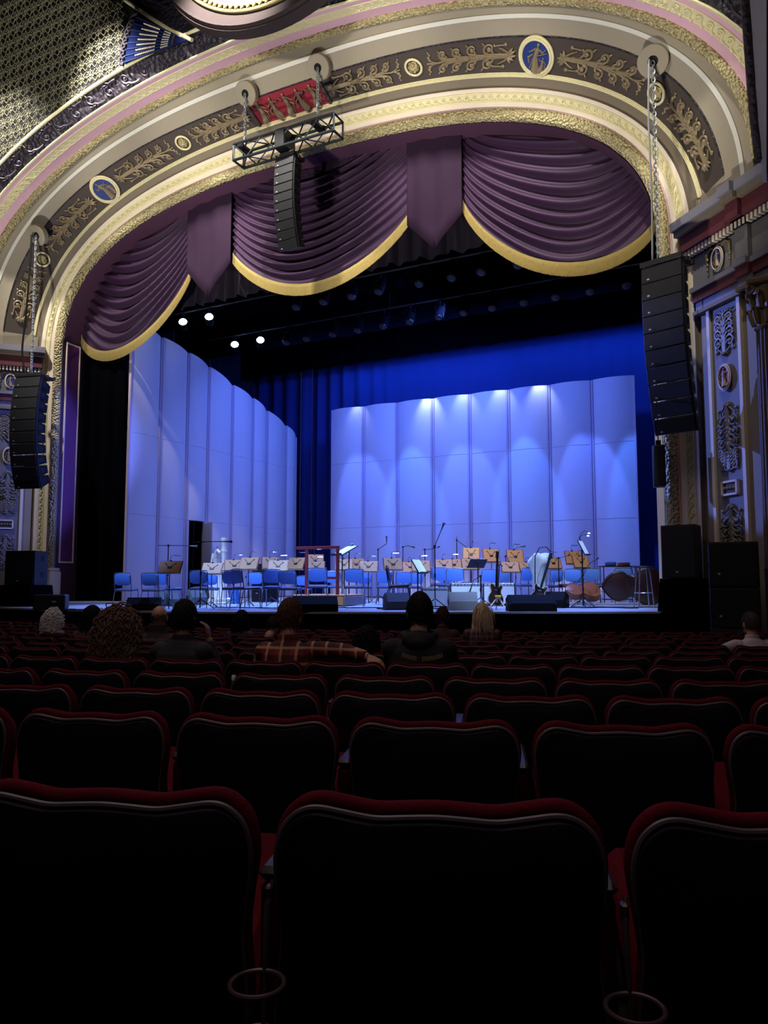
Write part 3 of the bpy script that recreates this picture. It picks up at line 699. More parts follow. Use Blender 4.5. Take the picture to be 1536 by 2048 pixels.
# ------------------------------------------------------------------ acoustic shell
def shell_panel(name, label, group, w, h0, h1, door=False, bulge=.13):
    "panel in local x (0..w), face towards -y; tops h0 at x=0 and h1 at x=w"
    t = thing(name, label, 'acoustic panel', group=group)
    seams = [2.64, 5.16]; n = 14; rib = .075
    def row(z, dy=0.):
        r = []
        for k in range(n+1):
            u = k/n; zt = h0+(h1-h0)*u; b = bulge*(1-(2*u-1)**2)
            r.append((rib+(w-2*rib)*u, -b+dy, zt if z is None else min(z, zt)))
        return r
    zs = [(.03, 0)]
    for s_ in seams: zs += [(s_-.012, 0), (s_-.006, .012), (s_+.006, .012), (s_+.012, 0)]
    zs += [(6.2, 0), (None, 0)]
    mb = MB()
    if not door: mb.slab([row(z, d) for z, d in zs], (0, .05, 0))
    else:
        mb.slab([row(z, d) for z, d in zs if z is None or z > 2.63], (0, .05, 0)); mb.box((.10, 0, 1.32), (.1, .06, 2.60)); mb.box((w-.12, 0, 1.32), (.1, .06, 2.60))
    mb.build('face', M_SHELL, t)
    mb = MB()
    for x, h in ((rib/2, h0), (w-rib/2-.006, h1)): mb.box((x, .02, h/2), (rib-.006, .10, h-.02), .008)
    mb.build('rib', M_RIB, t)
    MB().box((w/2, .22, .05), (w*.8, .4, .10), .01).box((w/2, .12, 2.5), (.06, .06, 4.9)).build('brace', M_BLKM, t)
    if door:
        d = MB().at((w-.14, .03, 0), (0, 0, R(62))).box((-.43, .03, 1.30), (.86, .04, 2.54), .006).build('door', mat('shell_door', srgb(120, 122, 150), .6), t)
        MB().at((w-.14, .03, 0), (0, 0, R(62))).ell((-.74, -.02, 1.05), .03).build('knob', M_CHROME, d)
    return t
ORD = ['leftmost', 'second from left', 'third from left', 'fourth from left', 'fourth from right', 'third from right', 'second from right', 'rightmost']
for i in range(8):
    p = shell_panel('acoustic_panel', 'tall curved white acoustic panel lit blue, %s of the eight at the back' % ORD[i], 'back row of acoustic panels', 1.45, 7.36, 7.36)
    p.location = (-15.66+i*1.45, 26.16, 0)
LY = [17.44, 18.80, 20.08, 21.15, 22.48, 23.71, 24.63, 25.92, 26.71]; LZ = [8.63, 8.47, 8.30, 8.07, 7.73, 7.50, 7.20, 6.85, 6.52]
for i in range(8):
    w = LY[i+1]-LY[i]
    p = shell_panel('acoustic_panel', 'curved white panel, %s of eight along the left side%s' % (ORD[i].replace('leftmost', 'nearest').replace('rightmost', 'farthest').replace('from left', 'from the front').replace('from right', 'from the rear'), ', with a doorway' if i == 2 else ''), 'left row of acoustic panels', w, LZ[i]+.05, LZ[i+1]+.02, i == 2, .10)
    p.location = (-17.66, LY[i], 0); p.rotation_euler = (0, 0, PI/2)
# ------------------------------------------------------------------ swagged house drape
def swag(label, x0, x1, zt, zl, zr, S, xc, Y=17.3, ex=.85, seed=0):
    rg = random.Random(seed); t = thing('swag_drape', label, 'drape', (0, 0, 0), 0, 'plum swags across the stage opening')
    NV, NU = 230, 56
    def curve(v, NU=NU):
        # rail point slides along the top, then down the side
        def rail(xe, ze, xm):
            k = .52
            return (xm+(xe-xm)*(v/k)**.8, zt) if v < k else (xe, zt+(ze-zt)*((v-k)/(1-k)))
        a = rail(x0, zl, xc-.15); b = rail(x1, zr, xc+.15); s = S*(.25+.75*v)*min(1, v/.3); r = []
        for k in range(NU+1):
            u = k/NU; r.append((a[0]+(b[0]-a[0])*u, a[1]+(b[1]-a[1])*u-s*(4*u*(1-u))**ex))
        return r
    wob = [rg.uniform(-.5, .5) for _ in range(8)]
    rows = []
    for j in range(NV+1):
        v = .04+.96*j/NV; c = curve(v); r = []
        for k, (x, z) in enumerate(c):
            u = k/NU; p = v*23+.45*math.sin(u*3+wob[0]*4+v*5)+.35*math.sin(u*7*v+wob[1]*6)
            f = abs(math.cos(PI*p))**2.6; a = .20*(.35+.65*math.sin(PI*min(max(u, .03), .97)))*min(1, (1-v)*9+.25)
            r.append((x, Y-a*f-.10*math.sin(PI*u)*v, z))
        rows.append(r)
    MB().grid(rows).build('drape', M_VELV, t, fix=False, ang=3)
    n = 420; c = curve(1.0, n)
    rows = []
    for dz, am in ((.05, .0), (.0, .012), (-.06, .004), (-.28, .02)):
        rows.append([(x, Y-.14*math.sin(PI*k/n)-.05+am*((k % 2)*2-1), z+dz+(.006*rg.uniform(-1, 1) if dz < -.1 else 0)) for k, (x, z) in enumerate(c)])
    MB().grid(rows).build('fringe', M_FRINGE, t, fix=False, ang=.2)
    return t
swag('plum velvet swag with gold fringe at the left of the opening', -19.62, -15.15, 12.2, 8.42, 9.84, 1.36, -18.2, ex=.75, seed=1)
swag('plum velvet swag with gold fringe at the centre behind the small hanging speaker', -13.64, -8.06, 12.4, 9.92, 9.9, 1.42, -10.85, ex=.9, seed=2)
swag('plum velvet swag with gold fringe at the right of the opening', -6.62, -2.16, 12.2, 9.9, 8.46, 1.36, -3.6, ex=.75, seed=3)
def tab(label, x0, x1, zt, zs, zp, Y=17.08):
    t = thing('pointed_tab', label, 'drape', (0, 0, 0), 0, 'pointed plum tabs between the swags'); rows = []; n = 28; xm = (x0+x1)/2
    for j in range(9):
        r = []
        for k in range(n+1):
            u = k/n; x = x0+(x1-x0)*u; zb = zp+(zs-zp)*abs(2*u-1); z = zt+(zb-zt)*j/8
            r.append((x, Y+.02*math.sin(u*2*PI*2.2+.5)*(1-.3*j/8)+.015*math.sin(u*17), z))
        rows.append(r)
    MB().slab(rows, (0, .03, 0)).build('cloth_panel', mat('tab_velvet', srgb(40, 26, 42), .8, vary=.14, scale=2.5, spec=.06), t, ang=3); return t
tab('pointed plum tab hanging between the left and centre swags', -15.2, -13.6, 12.4, 9.62, 8.75)
tab('pointed plum tab hanging between the centre and right swags', -8.06, -6.58, 12.4, 9.5, 8.75)
# ------------------------------------------------------------------ rigging
NRM = Vector((0, -.80, -.60)).normalized()
def plate(label, p):
    t = thing('rigging_plate', label, 'plate', p, 0, 'round plates over the rigging holes'); t.rotation_euler = NRM.to_track_quat('Z', 'Y').to_euler()
    MB().add([(r*math.cos(2*PI*k/36), r*math.sin(2*PI*k/36), z) for r, z in ((.10, -.12), (.10, .05), (.285, .05), (.30, .035), (.30, -.12)) for k in range(36)],
             [(i*36+k, i*36+(k+1) % 36, ((i+1) % 5)*36+(k+1) % 36, ((i+1) % 5)*36+k) for i in range(5) for k in range(36)]).build('disc', M_CREAM, t, .5)
    MB().lathe([(.10, .012), (.10, .02)], 24).build('hole', M_BLACK, t)
def chain(label, a, b, r=.035):
    a = Vector(a)+Vector((0, -.045, -.035)); b = Vector(b); L = (b-a).length; n = int(L/.085); mb = MB(); q = (b-a).normalized().to_track_quat('Z', 'Y')
    for i in range(n):
        c = a+(b-a)*((i+.5)/n); M = Matrix.Translation(c) @ q.to_matrix().to_4x4() @ Matrix.Rotation(PI/2*(i % 2)+.3, 4, 'Z'); mb.M = M
        mb.tube([(r*math.cos(s), 0, .058*math.sin(s)) for s in [2*PI*k/8 for k in range(8)]], .013, 5, True)
    mb.M = Matrix(); return tag(mb.build('hoist_chain', M_STEEL), label, 'chain', 'hoist chains')
YP = 15.3
pl = {'a': at_y(492, 187, YP), 'b': at_y(637, 135, YP), 'r': at_y(1306, 122, YP), 'l': at_y(75, 470, YP)}
plate('round cream plate over the left truss hole beside the red panel', pl['a']); plate('round cream plate over the truss hole at the right of the red panel', pl['b'])
plate('round cream plate with hole high above the right line array', pl['r']); plate('round cream plate with hole above the left line array', pl['l'])
TZ = 11.70
chain('hoist chain from the left truss plate down to the truss', pl['a'], (pl['a'].x, YP, TZ)); chain('hoist chain from the plate right of the red panel down to the truss', pl['b'], (pl['b'].x, YP, TZ))
chain('long hoist chain holding the right line array', pl['r'], (pl['r'].x-.02, YP, 6.668)); chain('long hoist chain holding the left line array', pl['l'], (pl['l'].x-.02, YP, 6.668))
def cable(label, pts, m, r=.02): return tag(MB().tube(catmull(pts, 6), r, 6).build('signal_cable', m), label, 'cable')
cable('grey cable beside the chain of the right line array', [tuple(pl['r']+Vector((-.055, -.14, -.04))), (pl['r'].x-.10, YP-.14, 9.5), (pl['r'].x-.09, YP-.12, 8.0), (pl['r'].x-.12, YP-.08, 6.67)], M_STEEL)
cable('black cable beside the chain of the left line array', [tuple(pl['l']+Vector((-.06, -.15, -.04))), (pl['l'].x-.13, YP-.14, 9.2), (pl['l'].x-.34, YP-.03, 8.3), (pl['l'].x-.42, YP-.03, 7.4), (pl['l'].x-.3, YP, 6.72)], M_BLKM, .028)
# box truss
t = thing('box_truss', 'dark grey box truss hanging on two chains above the centre swag', 'truss', (-10.5, YP, 11.42))
Lh, s = 1.48, .21
mb = MB()
for y in (-s, s):
    for z in (-s, s): mb.tube([(-Lh, y, z), (Lh, y, z)], .035, 8)
mb.build('chord', M_TRUSS, t)
mb = MB()
for x in (-Lh, -Lh+.02, 0, Lh):
    mb.tube([(x, -s, -s), (x, s, -s), (x, s, s), (x, -s, s)], .028, 6, True)
n = 7
for k in range(n):
    x0, x1 = -Lh+2*Lh*k/n, -Lh+2*Lh*(k+1)/n; f = 1 if k % 2 else -1
    for y in (-s, s): mb.tube([(x0, y, -s*f), (x1, y, s*f)], .018, 6)
    for z in (-s, s): mb.tube([(x0, -s*f, z), (x1, s*f, z)], .018, 6)
mb.build('brace', M_TRUSS, t)
for x in (pl['a'].x+10.5, pl['b'].x+10.5): MB().box((x, 0, .14), (.16, .46, .12), .02).rod((x, 0, .15), (x, 0, .3), .02).build('hoist_bracket', M_BLKM, t)
MB().box((-.05, 0, 0), (.30, .5, .5), .02).build('centre_clamp', M_BLKM, t)
# line arrays
def line_array(name, label, loc, rz, W, H, n, a0, a1, group, D=None, side_m=None):
    t = thing(name, label, 'line array speaker', loc, rz, group); D = D or W*.62
    fr = MB()
    for x in (-W*.42, W*.42): fr.box((x, D*.5, .05), (.05, D*1.1, .10), .01)
    for y in (-.02, D*.5, D): fr.box((0, y, .06), (W*1.04, .05, .10), .01)
    for k in range(4): fr.box((-.25*W+.17*W*k, D*.25, .03), (.04, .2, .05))
    fr.box((0, D*.25, .105), (.6*W, .5*D, .02), .004); fr.build('flying_frame', M_SPK, t)
    y, z = 0., 0.
    for i in range(n):
        a = R(a0+(a1-a0)*(i/(n-1))**1.2)
        M = Matrix.Translation((0, y, z)) @ Matrix.Rotation(a, 4, 'X'); g = H*.95
        mb = MB(); mb.M = M                                    # trapezium cabinet, front at y=0, body behind
        f_, b_ = W/2, W/2*.72
        mb.loft([[(-f_, 0, -g), (f_, 0, -g), (b_, D, -g*.86), (-b_, D, -g*.86)], [(-f_, 0, 0), (f_, 0, 0), (b_, D, -g*.14), (-b_, D, -g*.14)]])
        for sx in (-1, 1):
            mb.box((sx*(f_+b_)/2, D*.45, -g*.5), (.05, D*.30, g*.5), .01); mb.box((sx*(f_+.004), .05, -g*.5), (.03, .05, H*1.0), .006)
        cb = mb.build('speaker_cabinet', side_m or M_SPK, t, .5)
        gr = MB(); gr.M = M; gr.box((0, -.008, -g/2), (W*.985, .024, g*.965), .008); gr.build('grille', M_GRILL, cb)
        bd = MB(); bd.M = M; bd.box((-W*.32, -.024, -g*.80), (.045, .006, .028), .002); bd.build('badge', M_LED, cb)
        y += H*math.sin(a); z -= H*math.cos(a)
    return t
AG = 'hanging line arrays'
line_array('line_array', 'tall black line array of ten speakers hanging at the right of the stage', (-1.80, 15.05, 6.55), R(-18), .80, .325, 10, -2, 17, AG)
line_array('line_array', 'tall curved black line array of ten speakers hanging at the left of the stage', (-19.42, 15.20, 6.55), R(14), .86, .335, 10, -11, 20, AG, .62)
line_array('line_array', 'small black line array hanging from the truss at top centre', (-10.55, 15.30, 11.03), R(-4), .58, .232, 10, -6, 18, AG, .42)
t = thing('column_speaker', 'slim black column speaker hanging below the right line array', 'speaker', (-2.12, 16.3, 3.3), R(10))
MB().box((0, 0, -.42), (.24, .26, .84), .02).build('cabinet', M_SPK, t); MB().box((0, -.14, -.42), (.20, .02, .78), .006).build('grille', M_GRILL, t); MB().box((0, .05, .05), (.1, .1, .12)).rod((0, .05, .1), (0, .05, 3.6), .012).build('bracket', M_BLKM, t)
# ------------------------------------------------------------------ stage lights
def batten(label, Y, z): 
    t = thing('lighting_batten', label, 'batten', (-10.5, Y, z+.42)); MB().tube([(-9, 0, 0), (9, 0, 0)], .03, 8).build('pipe', M_BLKM, t)
    mb = MB()
    for x in (-8, -4, 0, 4, 8): mb.rod((x, 0, 0), (x, 0, 15.5-z-.44), .008, 5)
    mb.build('cable', M_BLKM, t)
batten('front lighting batten pipe carrying the nearer row of stage lights', 18.85, 8.8); batten('rear lighting batten pipe carrying the farther row of stage lights', 21.0, 8.6)
def fixture(lit):
    t = thing('stage_light', 'x', 'stage light', (0, 0, -50), 0)
    MB().box((0, 0, .345), (.07, .07, .09), .01).rod((0, 0, .33), (0, 0, .26), .02).build('clamp', M_FIX, t)
    MB().tube([(-.17, 0, -.02), (-.17, 0, .24), (.17, 0, .24), (.17, 0, -.02)], .018, 6).build('yoke', M_FIX, t)
    b = MB(); b.at((0, 0, 0), (R(68) if lit else R(155), 0, 0)); b.lathe([(.09, -.20), (.12, -.16), (.13, .0), (.15, .10), (.15, .16), (.135, .16)], 20); b.build('lamp_body', M_FIX, t)
    b = MB(); b.at((0, 0, 0), (R(68) if lit else R(155), 0, 0)); b.lathe([(.13, .15), (.11, .19), (.05, .21)], 20); b.build('lens', M_LAMP if lit else M_LENS, t)
    return t
lit = fixture(True); unlit = fixture(False)
k = 0
for px, py, Y, lb in ((367, 652, 18.85, 'bright blue-white stage light, leftmost of the four glowing at upper left'), (419, 642, 18.85, 'bright blue-white stage light, second and highest of the glowing four'),
                      (470, 698, 21.0, 'bright blue-white stage light, third and lowest of the glowing four'), (521, 690, 21.0, 'bright blue-white stage light, rightmost of the glowing four')):
    p = at_y(px, py, Y); q = lit if k == 0 else dup(lit, p); q.location = (p.x, Y, 8.8 if Y < 20 else 8.6); q.rotation_euler = (0, 0, R(34)); q['label'] = lb; q['group'] = 'glowing stage lights'; k += 1
k = 0
ordw = ['first', 'second', 'third', 'fourth', 'fifth', 'sixth', 'seventh', 'eighth', 'ninth', 'tenth', 'eleventh', 'twelfth', 'thirteenth', 'fourteenth', 'fifteenth', 'sixteenth', 'seventeenth', 'eighteenth', 'nineteenth', 'twentieth', 'twenty-first', 'twenty-second', 'twenty-third', 'twenty-fourth', 'twenty-fifth', 'twenty-sixth', 'twenty-seventh', 'twenty-eighth', 'twenty-ninth', 'thirtieth']
for rowlab, Y, lst in (('front', 18.85, [(595, 604), (650, 596), (705, 584), (760, 576), (840, 566), (905, 546), (965, 540), (1037, 522)]), ('rear', 21.0, [(575, 676), (615, 670), (668, 668), (718, 653), (768, 652), (820, 635), (880, 640), (929, 615), (985, 614), (1047, 594), (1112, 592), (1181, 573), (1252, 565)])):
    for i, (px, py) in enumerate(lst):
        p = at_y(px, py, Y); q = unlit if k == 0 else dup(unlit, p); q.location = (p.x, Y, 8.8 if Y < 20 else 8.6); q.rotation_euler = (0, 0, R(random.uniform(-20, 20)))
        q['label'] = 'dark unlit stage light, %s from the left on the %s batten' % (ordw[i], rowlab); q['group'] = 'unlit stage lights on the %s batten' % rowlab; k += 1
# ------------------------------------------------------------------ auditorium floor
C0 = Vector((-10.88, 30.0))
ROWS = [(30.65, .229, .560, 19.27), (29.47, .151, .566, 17.99), (28.65, .117, .567, 17.48), (27.85, .091, .567, 15.98), (26.96, .069, .535, 17.50), (25.89, .030, .534, 21.54),
        (24.96, -.009, .560, 22.26), (24.08, -.031, .552, 21.71), (23.10, -.059, .562, 22.45), (22.18, -.088, .556, 22.9), (21.27, -.111, .553, 22.75), (20.46, -.125, .560, 22.26)]
SEATH = .86
rr = [36, 32.2]+[r for r, *_ in ROWS]+[19, 12]; zz = [.36-SEATH, .30-SEATH]+[z-SEATH for _, z, *_ in ROWS]+[-.135-SEATH, -.15-SEATH]
def floor_z(r): return float(np.interp(r, rr[::-1], zz[::-1]))
def arc_p(r, deg): a = R(deg); return Vector((C0.x+r*math.sin(a), C0.y-r*math.cos(a), 0))
rows = []
for r in np.linspace(36, 12.5, 60):
    rows.append([tuple(arc_p(r, a))[:2]+(floor_z(r),) for a in np.linspace(-42, 42, 90)])
struct(MB().grid(rows).build('floor', M_CARPET, fix=False))
# ------------------------------------------------------------------ theatre seats
TOP = [(-.262, -.50), (-.262, -.30), (-.260, -.26), (-.256, -.225), (-.254, -.18), (-.261, -.12), (-.265, -.075), (-.262, -.045), (-.252, -.018), (-.235, .000), (-.215, .010), (-.19, .012), (-.15, .006), (-.10, -.001), (-.05, .001), (0, .003)]
TOP = TOP+[(-x, z) for x, z in TOP[-2::-1]]
OUT = [(x, SEATH-.046+z) for x, z in TOP]
def smooth2(P, n=4): return [tuple(q) for q in catmull(P, n)]
OUTS = smooth2(OUT, 4)
def make_seat():
    t = thing('theatre_seat', 'x', 'theatre seat', (0, 0, -60), 0, 'theatre seats')
    ins = [(x*.968, z-.004) for x, z in OUTS]
    MB().prism([(-.258, .30)]+ins+[(.258, .30)], 0, .022, 'y', .006).build('back_panel', M_SEATB, t)
    k0, k1 = 14, len(OUTS)-14
    seg = OUTS[k0:k1]; m = len(seg)
    tap = [min(1, .25+.75*min(i, m-1-i)/10) for i in range(m)]
    MB().tube([(x*.972, .012, z+.002) for x, z in OUTS], [.0035 if i < 20 or i > len(OUTS)-21 else .0058 for i in range(len(OUTS))], 8).build('trim', M_SEATT, t)
    mb = MB()
    mb.tube([(x*(.955), .034+.006*tap[i], z+.002+.006*tap[i]) for i, (x, z) in enumerate(seg)], [.006+.009*tap[i] for i in range(m)], 10)
    inn = [(x*.96, z-.006) for x, z in OUTS]
    mb.prism([(-.252, .36)]+inn+[(.252, .36)], .024, .095, 'y', .02)
    mb.build('upholstery', M_SEATR, t)
    MB().at((0, .13, .44), (R(28), 0, 0)).box((0, .19, .0), (.47, .40, .10), .03).build('seat_cushion', M_SEATR, t)
    MB().at((0, .13, .385), (R(28), 0, 0)).box((0, .19, -.01), (.45, .38, .02), .006).build('seat_pan', M_BLKM, t)
    mb = MB().box((.2675, .27, .50), (.044, .33, .35), .012); mb.build('side_pad', M_SEATR, t)
    MB().box((.2675, .27, .688), (.050, .34, .024), .010).build('armrest', mat('armrest_lacquer', srgb(50, 40, 44), .4, vary=.1), t)
    MB().box((.2675, .25, .165), (.026, .28, .33), .006).box((.2675, .25, .012), (.044, .34, .024), .006).build('standard', M_IRON, t)
    return t
def flat_cushion():
    a = MB().box((0, .315, .30), (.47, .40, .10), .03).build('seat_cushion', M_SEATR); b = MB().box((0, .31, .24), (.45, .38, .02), .006).build('seat_pan', M_BLKM)
    me = (a.data, b.data); bpy.data.objects.remove(a); bpy.data.objects.remove(b); return me
FLAT = flat_cushion()
def fold_down(s):
    for ch in s.children:
        if ch.name.startswith('seat_cushion'): ch.data = FLAT[0]
        if ch.name.startswith('seat_pan'): ch.data = FLAT[1]
seat0 = make_seat(); used = [False]
def place_seat(r, deg, zt, label, tilt=0.):
    p = arc_p(r, deg); loc = (p.x, p.y, zt-SEATH); rz = R(deg)
    if not used[0]: seat0.location = loc; seat0.rotation_euler = (R(-6)*0, 0, rz); seat0['label'] = label; used[0] = True; return seat0
    return dup(seat0, loc, rz, label)
def project(p):
    q = cam_inv @ p; return 768+FPX*q.x/-q.z, 1024-FPX*q.y/-q.z, -q.z
cam_inv = (Matrix.Translation(EYE) @ CAMR.to_4x4()).inverted()
rowname = ['nearest', 'second', 'third', 'fourth', 'fifth', 'sixth', 'seventh', 'eighth', 'ninth', 'tenth', 'eleventh', 'twelfth']
SEATS = {}
for k, (r, zt, pit, a0) in enumerate(ROWS):
    st = math.degrees(pit/r); lst = []
    for i in range(-60, 40):
        deg = a0+(i+.5)*st
        if not -12 < deg < 34: continue
        p = arc_p(r, deg); p.z = zt-.05; x, y, d = project(p)
        if d > .3 and -FPX*.30/d < x < 1536+FPX*.30/d: lst.append((x, deg))
    lst.sort(); n = len(lst)
    for j, (x, deg) in enumerate(lst):
        pos = '%s from left' % ordw[j] if j else 'leftmost'
        if j == n-1: pos = 'rightmost'
        SEATS[k, round(deg, 3)] = place_seat(r, deg, zt, 'red-edged black theatre seat, %s in view of the %s' % (pos, rowname[k]+' row' if k == 0 else rowname[k]+' row from the camera'))
# cup holders between the nearest seats
def cup_holder(label, deg, r, zb, off):
    p = arc_p(r, deg); t = thing('cup_holder', label, 'cup holder', (p.x, p.y, zb), R(deg), 'cup holders behind the nearest row')
    def ring(rad, z, y): return [(off+rad*math.cos(2*PI*q/40), y+rad*math.sin(2*PI*q/40), z) for q in range(40)]
    MB().tube(ring(.041, .585, -.055), .0040, 8, True).build('top_ring', M_IRON, t)
    MB().tube(ring(.033, .505, -.05), .0038, 8, True).build('lower_ring', M_IRON, t)
    mb = MB().tube([(off*.2+.012, .02, .71), (off*.5+.004, .0, .675), (off, -.014, .585), (off, -.017, .505)], [.004, .0055, .004, .004], 8)
    mb.box((.010, .012, .69), (.012, .02, .03), .003); mb.build('bracket', M_IRON, t)
z0 = ROWS[0][1]-SEATH
cup_holder('pair of dark iron cup-holder rings left of the central nearest seat', 19.27, 30.65, z0, .012)
cup_holder('dark iron cup-holder rings at the right of the central nearest seat', 20.31, 30.65, z0, .010)
st = math.degrees(.56/30.65)
cup = None
# water bottle between seats
p = arc_p(27.75, 17.15); t = thing('water_bottle', 'small clear plastic water bottle standing between two seats left of centre', 'bottle', (p.x, p.y, floor_z(27.75)))
PET = mat('clear_plastic', srgb(210, 220, 235), .15, vary=.02, trans=.8)
MB().lathe([(.018, .55), (.021, .56), (.021, .70), (.018, .735), (.010, .785), (.010, .80)], 18).build('bottle_body', PET, t); MB().lathe([(.012, .80), (.012, .822), (.010, .826)], 16).build('cap', M_PAPER, t)
tag(t, 'small clear plastic water bottle wedged between two seats left of centre')
# ------------------------------------------------------------------ people
def remesh(mb, name, m, parent, vox=.008, sm=4):
    me = mb.mesh(name, m); tmp = bpy.data.objects.new('tmp', me); COL.objects.link(tmp)
    q = tmp.modifiers.new('r', 'REMESH'); q.mode = 'VOXEL'; q.voxel_size = vox; q.use_smooth_shade = True
    s_ = tmp.modifiers.new('s', 'SMOOTH'); s_.iterations = sm; s_.factor = .5
    dg = bpy.context.evaluated_depsgraph_get(); new = bpy.data.meshes.new_from_object(tmp.evaluated_get(dg), depsgraph=dg)
    bpy.data.objects.remove(tmp); bpy.data.meshes.remove(me); new.name = name
    if not new.materials: new.materials.append(m)
    new.polygons.foreach_set('use_smooth', [True]*len(new.polygons))
    o = bpy.data.objects.new(name, new); COL.objects.link(o); o.parent = parent; return o
SKIN = mat('skin_light', srgb(196, 150, 126), .55, vary=.06); SKIN2 = mat('skin_tan', srgb(150, 108, 84), .55, vary=.06)
def hand(mb, w, d, n, curl=.5, s=1., side=1):
    "palm, four unequal fingers and a thumb; w wrist, d pointing, n back-of-hand normal"
    w = Vector(w); d = Vector(d).normalized(); n = Vector(n); n = (n-d*n.dot(d)).normalized(); l = d.cross(n)*side
    for k in range(4): mb.tube([w, w+d*.045*s+l*(k-1.5)*.016*s, w+d*.085*s+l*(k-1.5)*.019*s], [.018*s, .013*s, .011*s], 8)
    for k, L in enumerate((.066, .078, .073, .056)):
        b = w+d*.085*s+l*(k-1.5)*.020*s; pts = [b]; dd = d.copy(); a = curl
        for q, f in enumerate((.45, .32, .23)):
            ax = l; dd = (Matrix.Rotation(-a*side*(1 if side else 1), 3, ax) @ dd) if False else (dd*math.cos(a)-n*math.sin(a)); n2 = (n*math.cos(a)+d*math.sin(a))
            pts.append(pts[-1]+dd.normalized()*L*f*s)
        mb.tube(pts, [.0095*s, .0088*s, .008*s, .0068*s], 8); mb.ell(pts[-1], .0068*s, 8, 6)
    b = w+d*.022*s+l*.024*s; mb.tube([b, b+(d*.6+l*.7)*.03*s-n*.006*s, b+(d*1.3+l*.8)*.042*s-n*.018*s], [.013*s, .0105*s, .008*s], 8)
HC = Vector((0, .03, 1.185)); HR = Vector((.080, .100, .122))
def person(label, row, px, py_top, rz_off=0, skin=SKIN, shirt=None, shirt_name='shirt', hair=None, arms='lap', vox=.008, lean=(0, 0), turn=0., fwd=.28, bulk=1., trousers=None, wide=1.0, sink=None):
    r, zt, pit, a0 = ROWS[row]; r2 = r-fwd
    # seat angle by sight line
    dr = ray(px, 1300); best = min((abs(project(Vector((*arc_p(r2, a/20)[:2], zt)))[0]-px), a/20) for a in range(-200, 640))
    deg = best[1]; p = arc_p(r2, deg); fz = zt-SEATH
    t = thing('person', label, 'person', (p.x, p.y, fz), R(deg+rz_off))
    near = min((abs(q[1]-deg), q) for q in SEATS if q[0] == row)
    if near[0] < .8: fold_down(SEATS[near[1]])
    # scale so that the top of the head meets its sight line
    P = Vector((p.x, p.y, 0)); dist = project(Vector((p.x, p.y, zt)))[2]
    d = ray(px, py_top); k = Vector((p.x, p.y)).length/Vector((d.x, d.y)).length; ztop = EYE.z+d.z*k
    s = (ztop-fz)/1.31; dzs = 0
    if sink: dzs = (ztop-fz)-1.31*sink; s = sink; t.location.z += dzs
    t.scale = (s, s, s)
    lx, ly = lean; S = bulk
    hc = HC+Vector((lx, ly, 0)); nb = Vector((lx*.55, ly*.55-.015, 1.03))
    def head(mb):
        T = Matrix.Translation(hc) @ Matrix.Rotation(turn, 4, 'Z'); mb.M = T
        mb.ell((0, 0, 0), HR, 20, 14); mb.ell((0, -.015, .025), (.081, .096, .092), 20, 14); mb.ell((0, .045, -.075), (.054, .052, .045), 14, 10)
        mb.ell((0, .098, -.02), (.013, .022, .026), 10, 8); mb.ell((0, .085, .03), (.06, .02, .014), 12, 8); mb.ell((0, .088, -.062), (.026, .016, .011), 10, 6)
        for sx in (-1, 1):
            mb.ell((sx*.081, .0, -.012), (.012, .024, .034), 10, 8, (0, 0, sx*.35)); mb.ell((sx*.084, .004, -.040), (.008, .012, .012), 8, 6); mb.ell((sx*.03, .088, .008), (.016, .012, .009), 8, 6)
        mb.M = Matrix()
    sh = .165*S*wide
    if arms == 'lap': A = {sx: [(sx*sh, ly*.4-.005, .945), (sx*(sh+.045), ly*.3+.03, .78), (sx*.12, .26, .66)] for sx in (-1, 1)}
    elif arms == 'reach': A = {-1: [(-sh, .0, .945), (-sh-.07, .03, .70), (-.13, .27, .60)], 1: [(sh, -.02, .955), (sh+.24, -.10, .965), (sh+.455, -.145, .925)]}
    elif arms == 'phone': A = {-1: [(-sh, .0, .945), (-sh-.065, .03, .70), (-.13, .27, .60)], 1: [(sh, .0, .945), (sh+.04, .17, .76), (sh-.035, .17, 1.02)]}
    elif arms == 'phone_left': A = {1: [(sh, .0, .945), (sh+.065, .03, .70), (.13, .27, .60)], -1: [(-sh, .0, .945), (-sh-.02, .20, .74), (-.10, .27, .96)]}
    elif arms == 'spread': A = {sx: [(sx*sh, -.01, .95), (sx*(sh+.20), -.06, .90), (sx*(sh+.30), .12, .86)] for sx in (-1, 1)}
    def torso(mb, g=0.):
        mb.loft([[( (rx+g)*S*math.cos(2*PI*k/20)+lx*f, cy+ly*f+(ry+g)*math.sin(2*PI*k/20), z) for k in range(20)] for z, rx, ry, cy, f in
                 ((.42, .16, .12, .03, 0), (.50, .178, .13, .02, 0), (.60, .165, .125, .01, .05), (.72, .168, .122, -.01, .15), (.84, .182, .118, -.02, .3), (.92, .18, .10, -.02, .4), (.975, .135, .075, -.018, .5), (1.015, .075, .06, -.012, .55))])
        for sx in (-1, 1): mb.ell((sx*(sh-.01)+lx*.4, -.01+ly*.4, .935), (.066*S+g, .068+g, .062+g), 12, 8)
    def arm(mb, g=0., upto=1.0):
        for sx in (-1, 1):
            a, b, c = (Vector(q) for q in A[sx]); c = b+(c-b)*upto
            mb.tube([a, a.lerp(b, .5), b, b.lerp(c, .4), c], [.052*S+g, .047*S+g, .040+g, .038+g, .028+g], 12); mb.ell(b, .041+g, 10, 8)
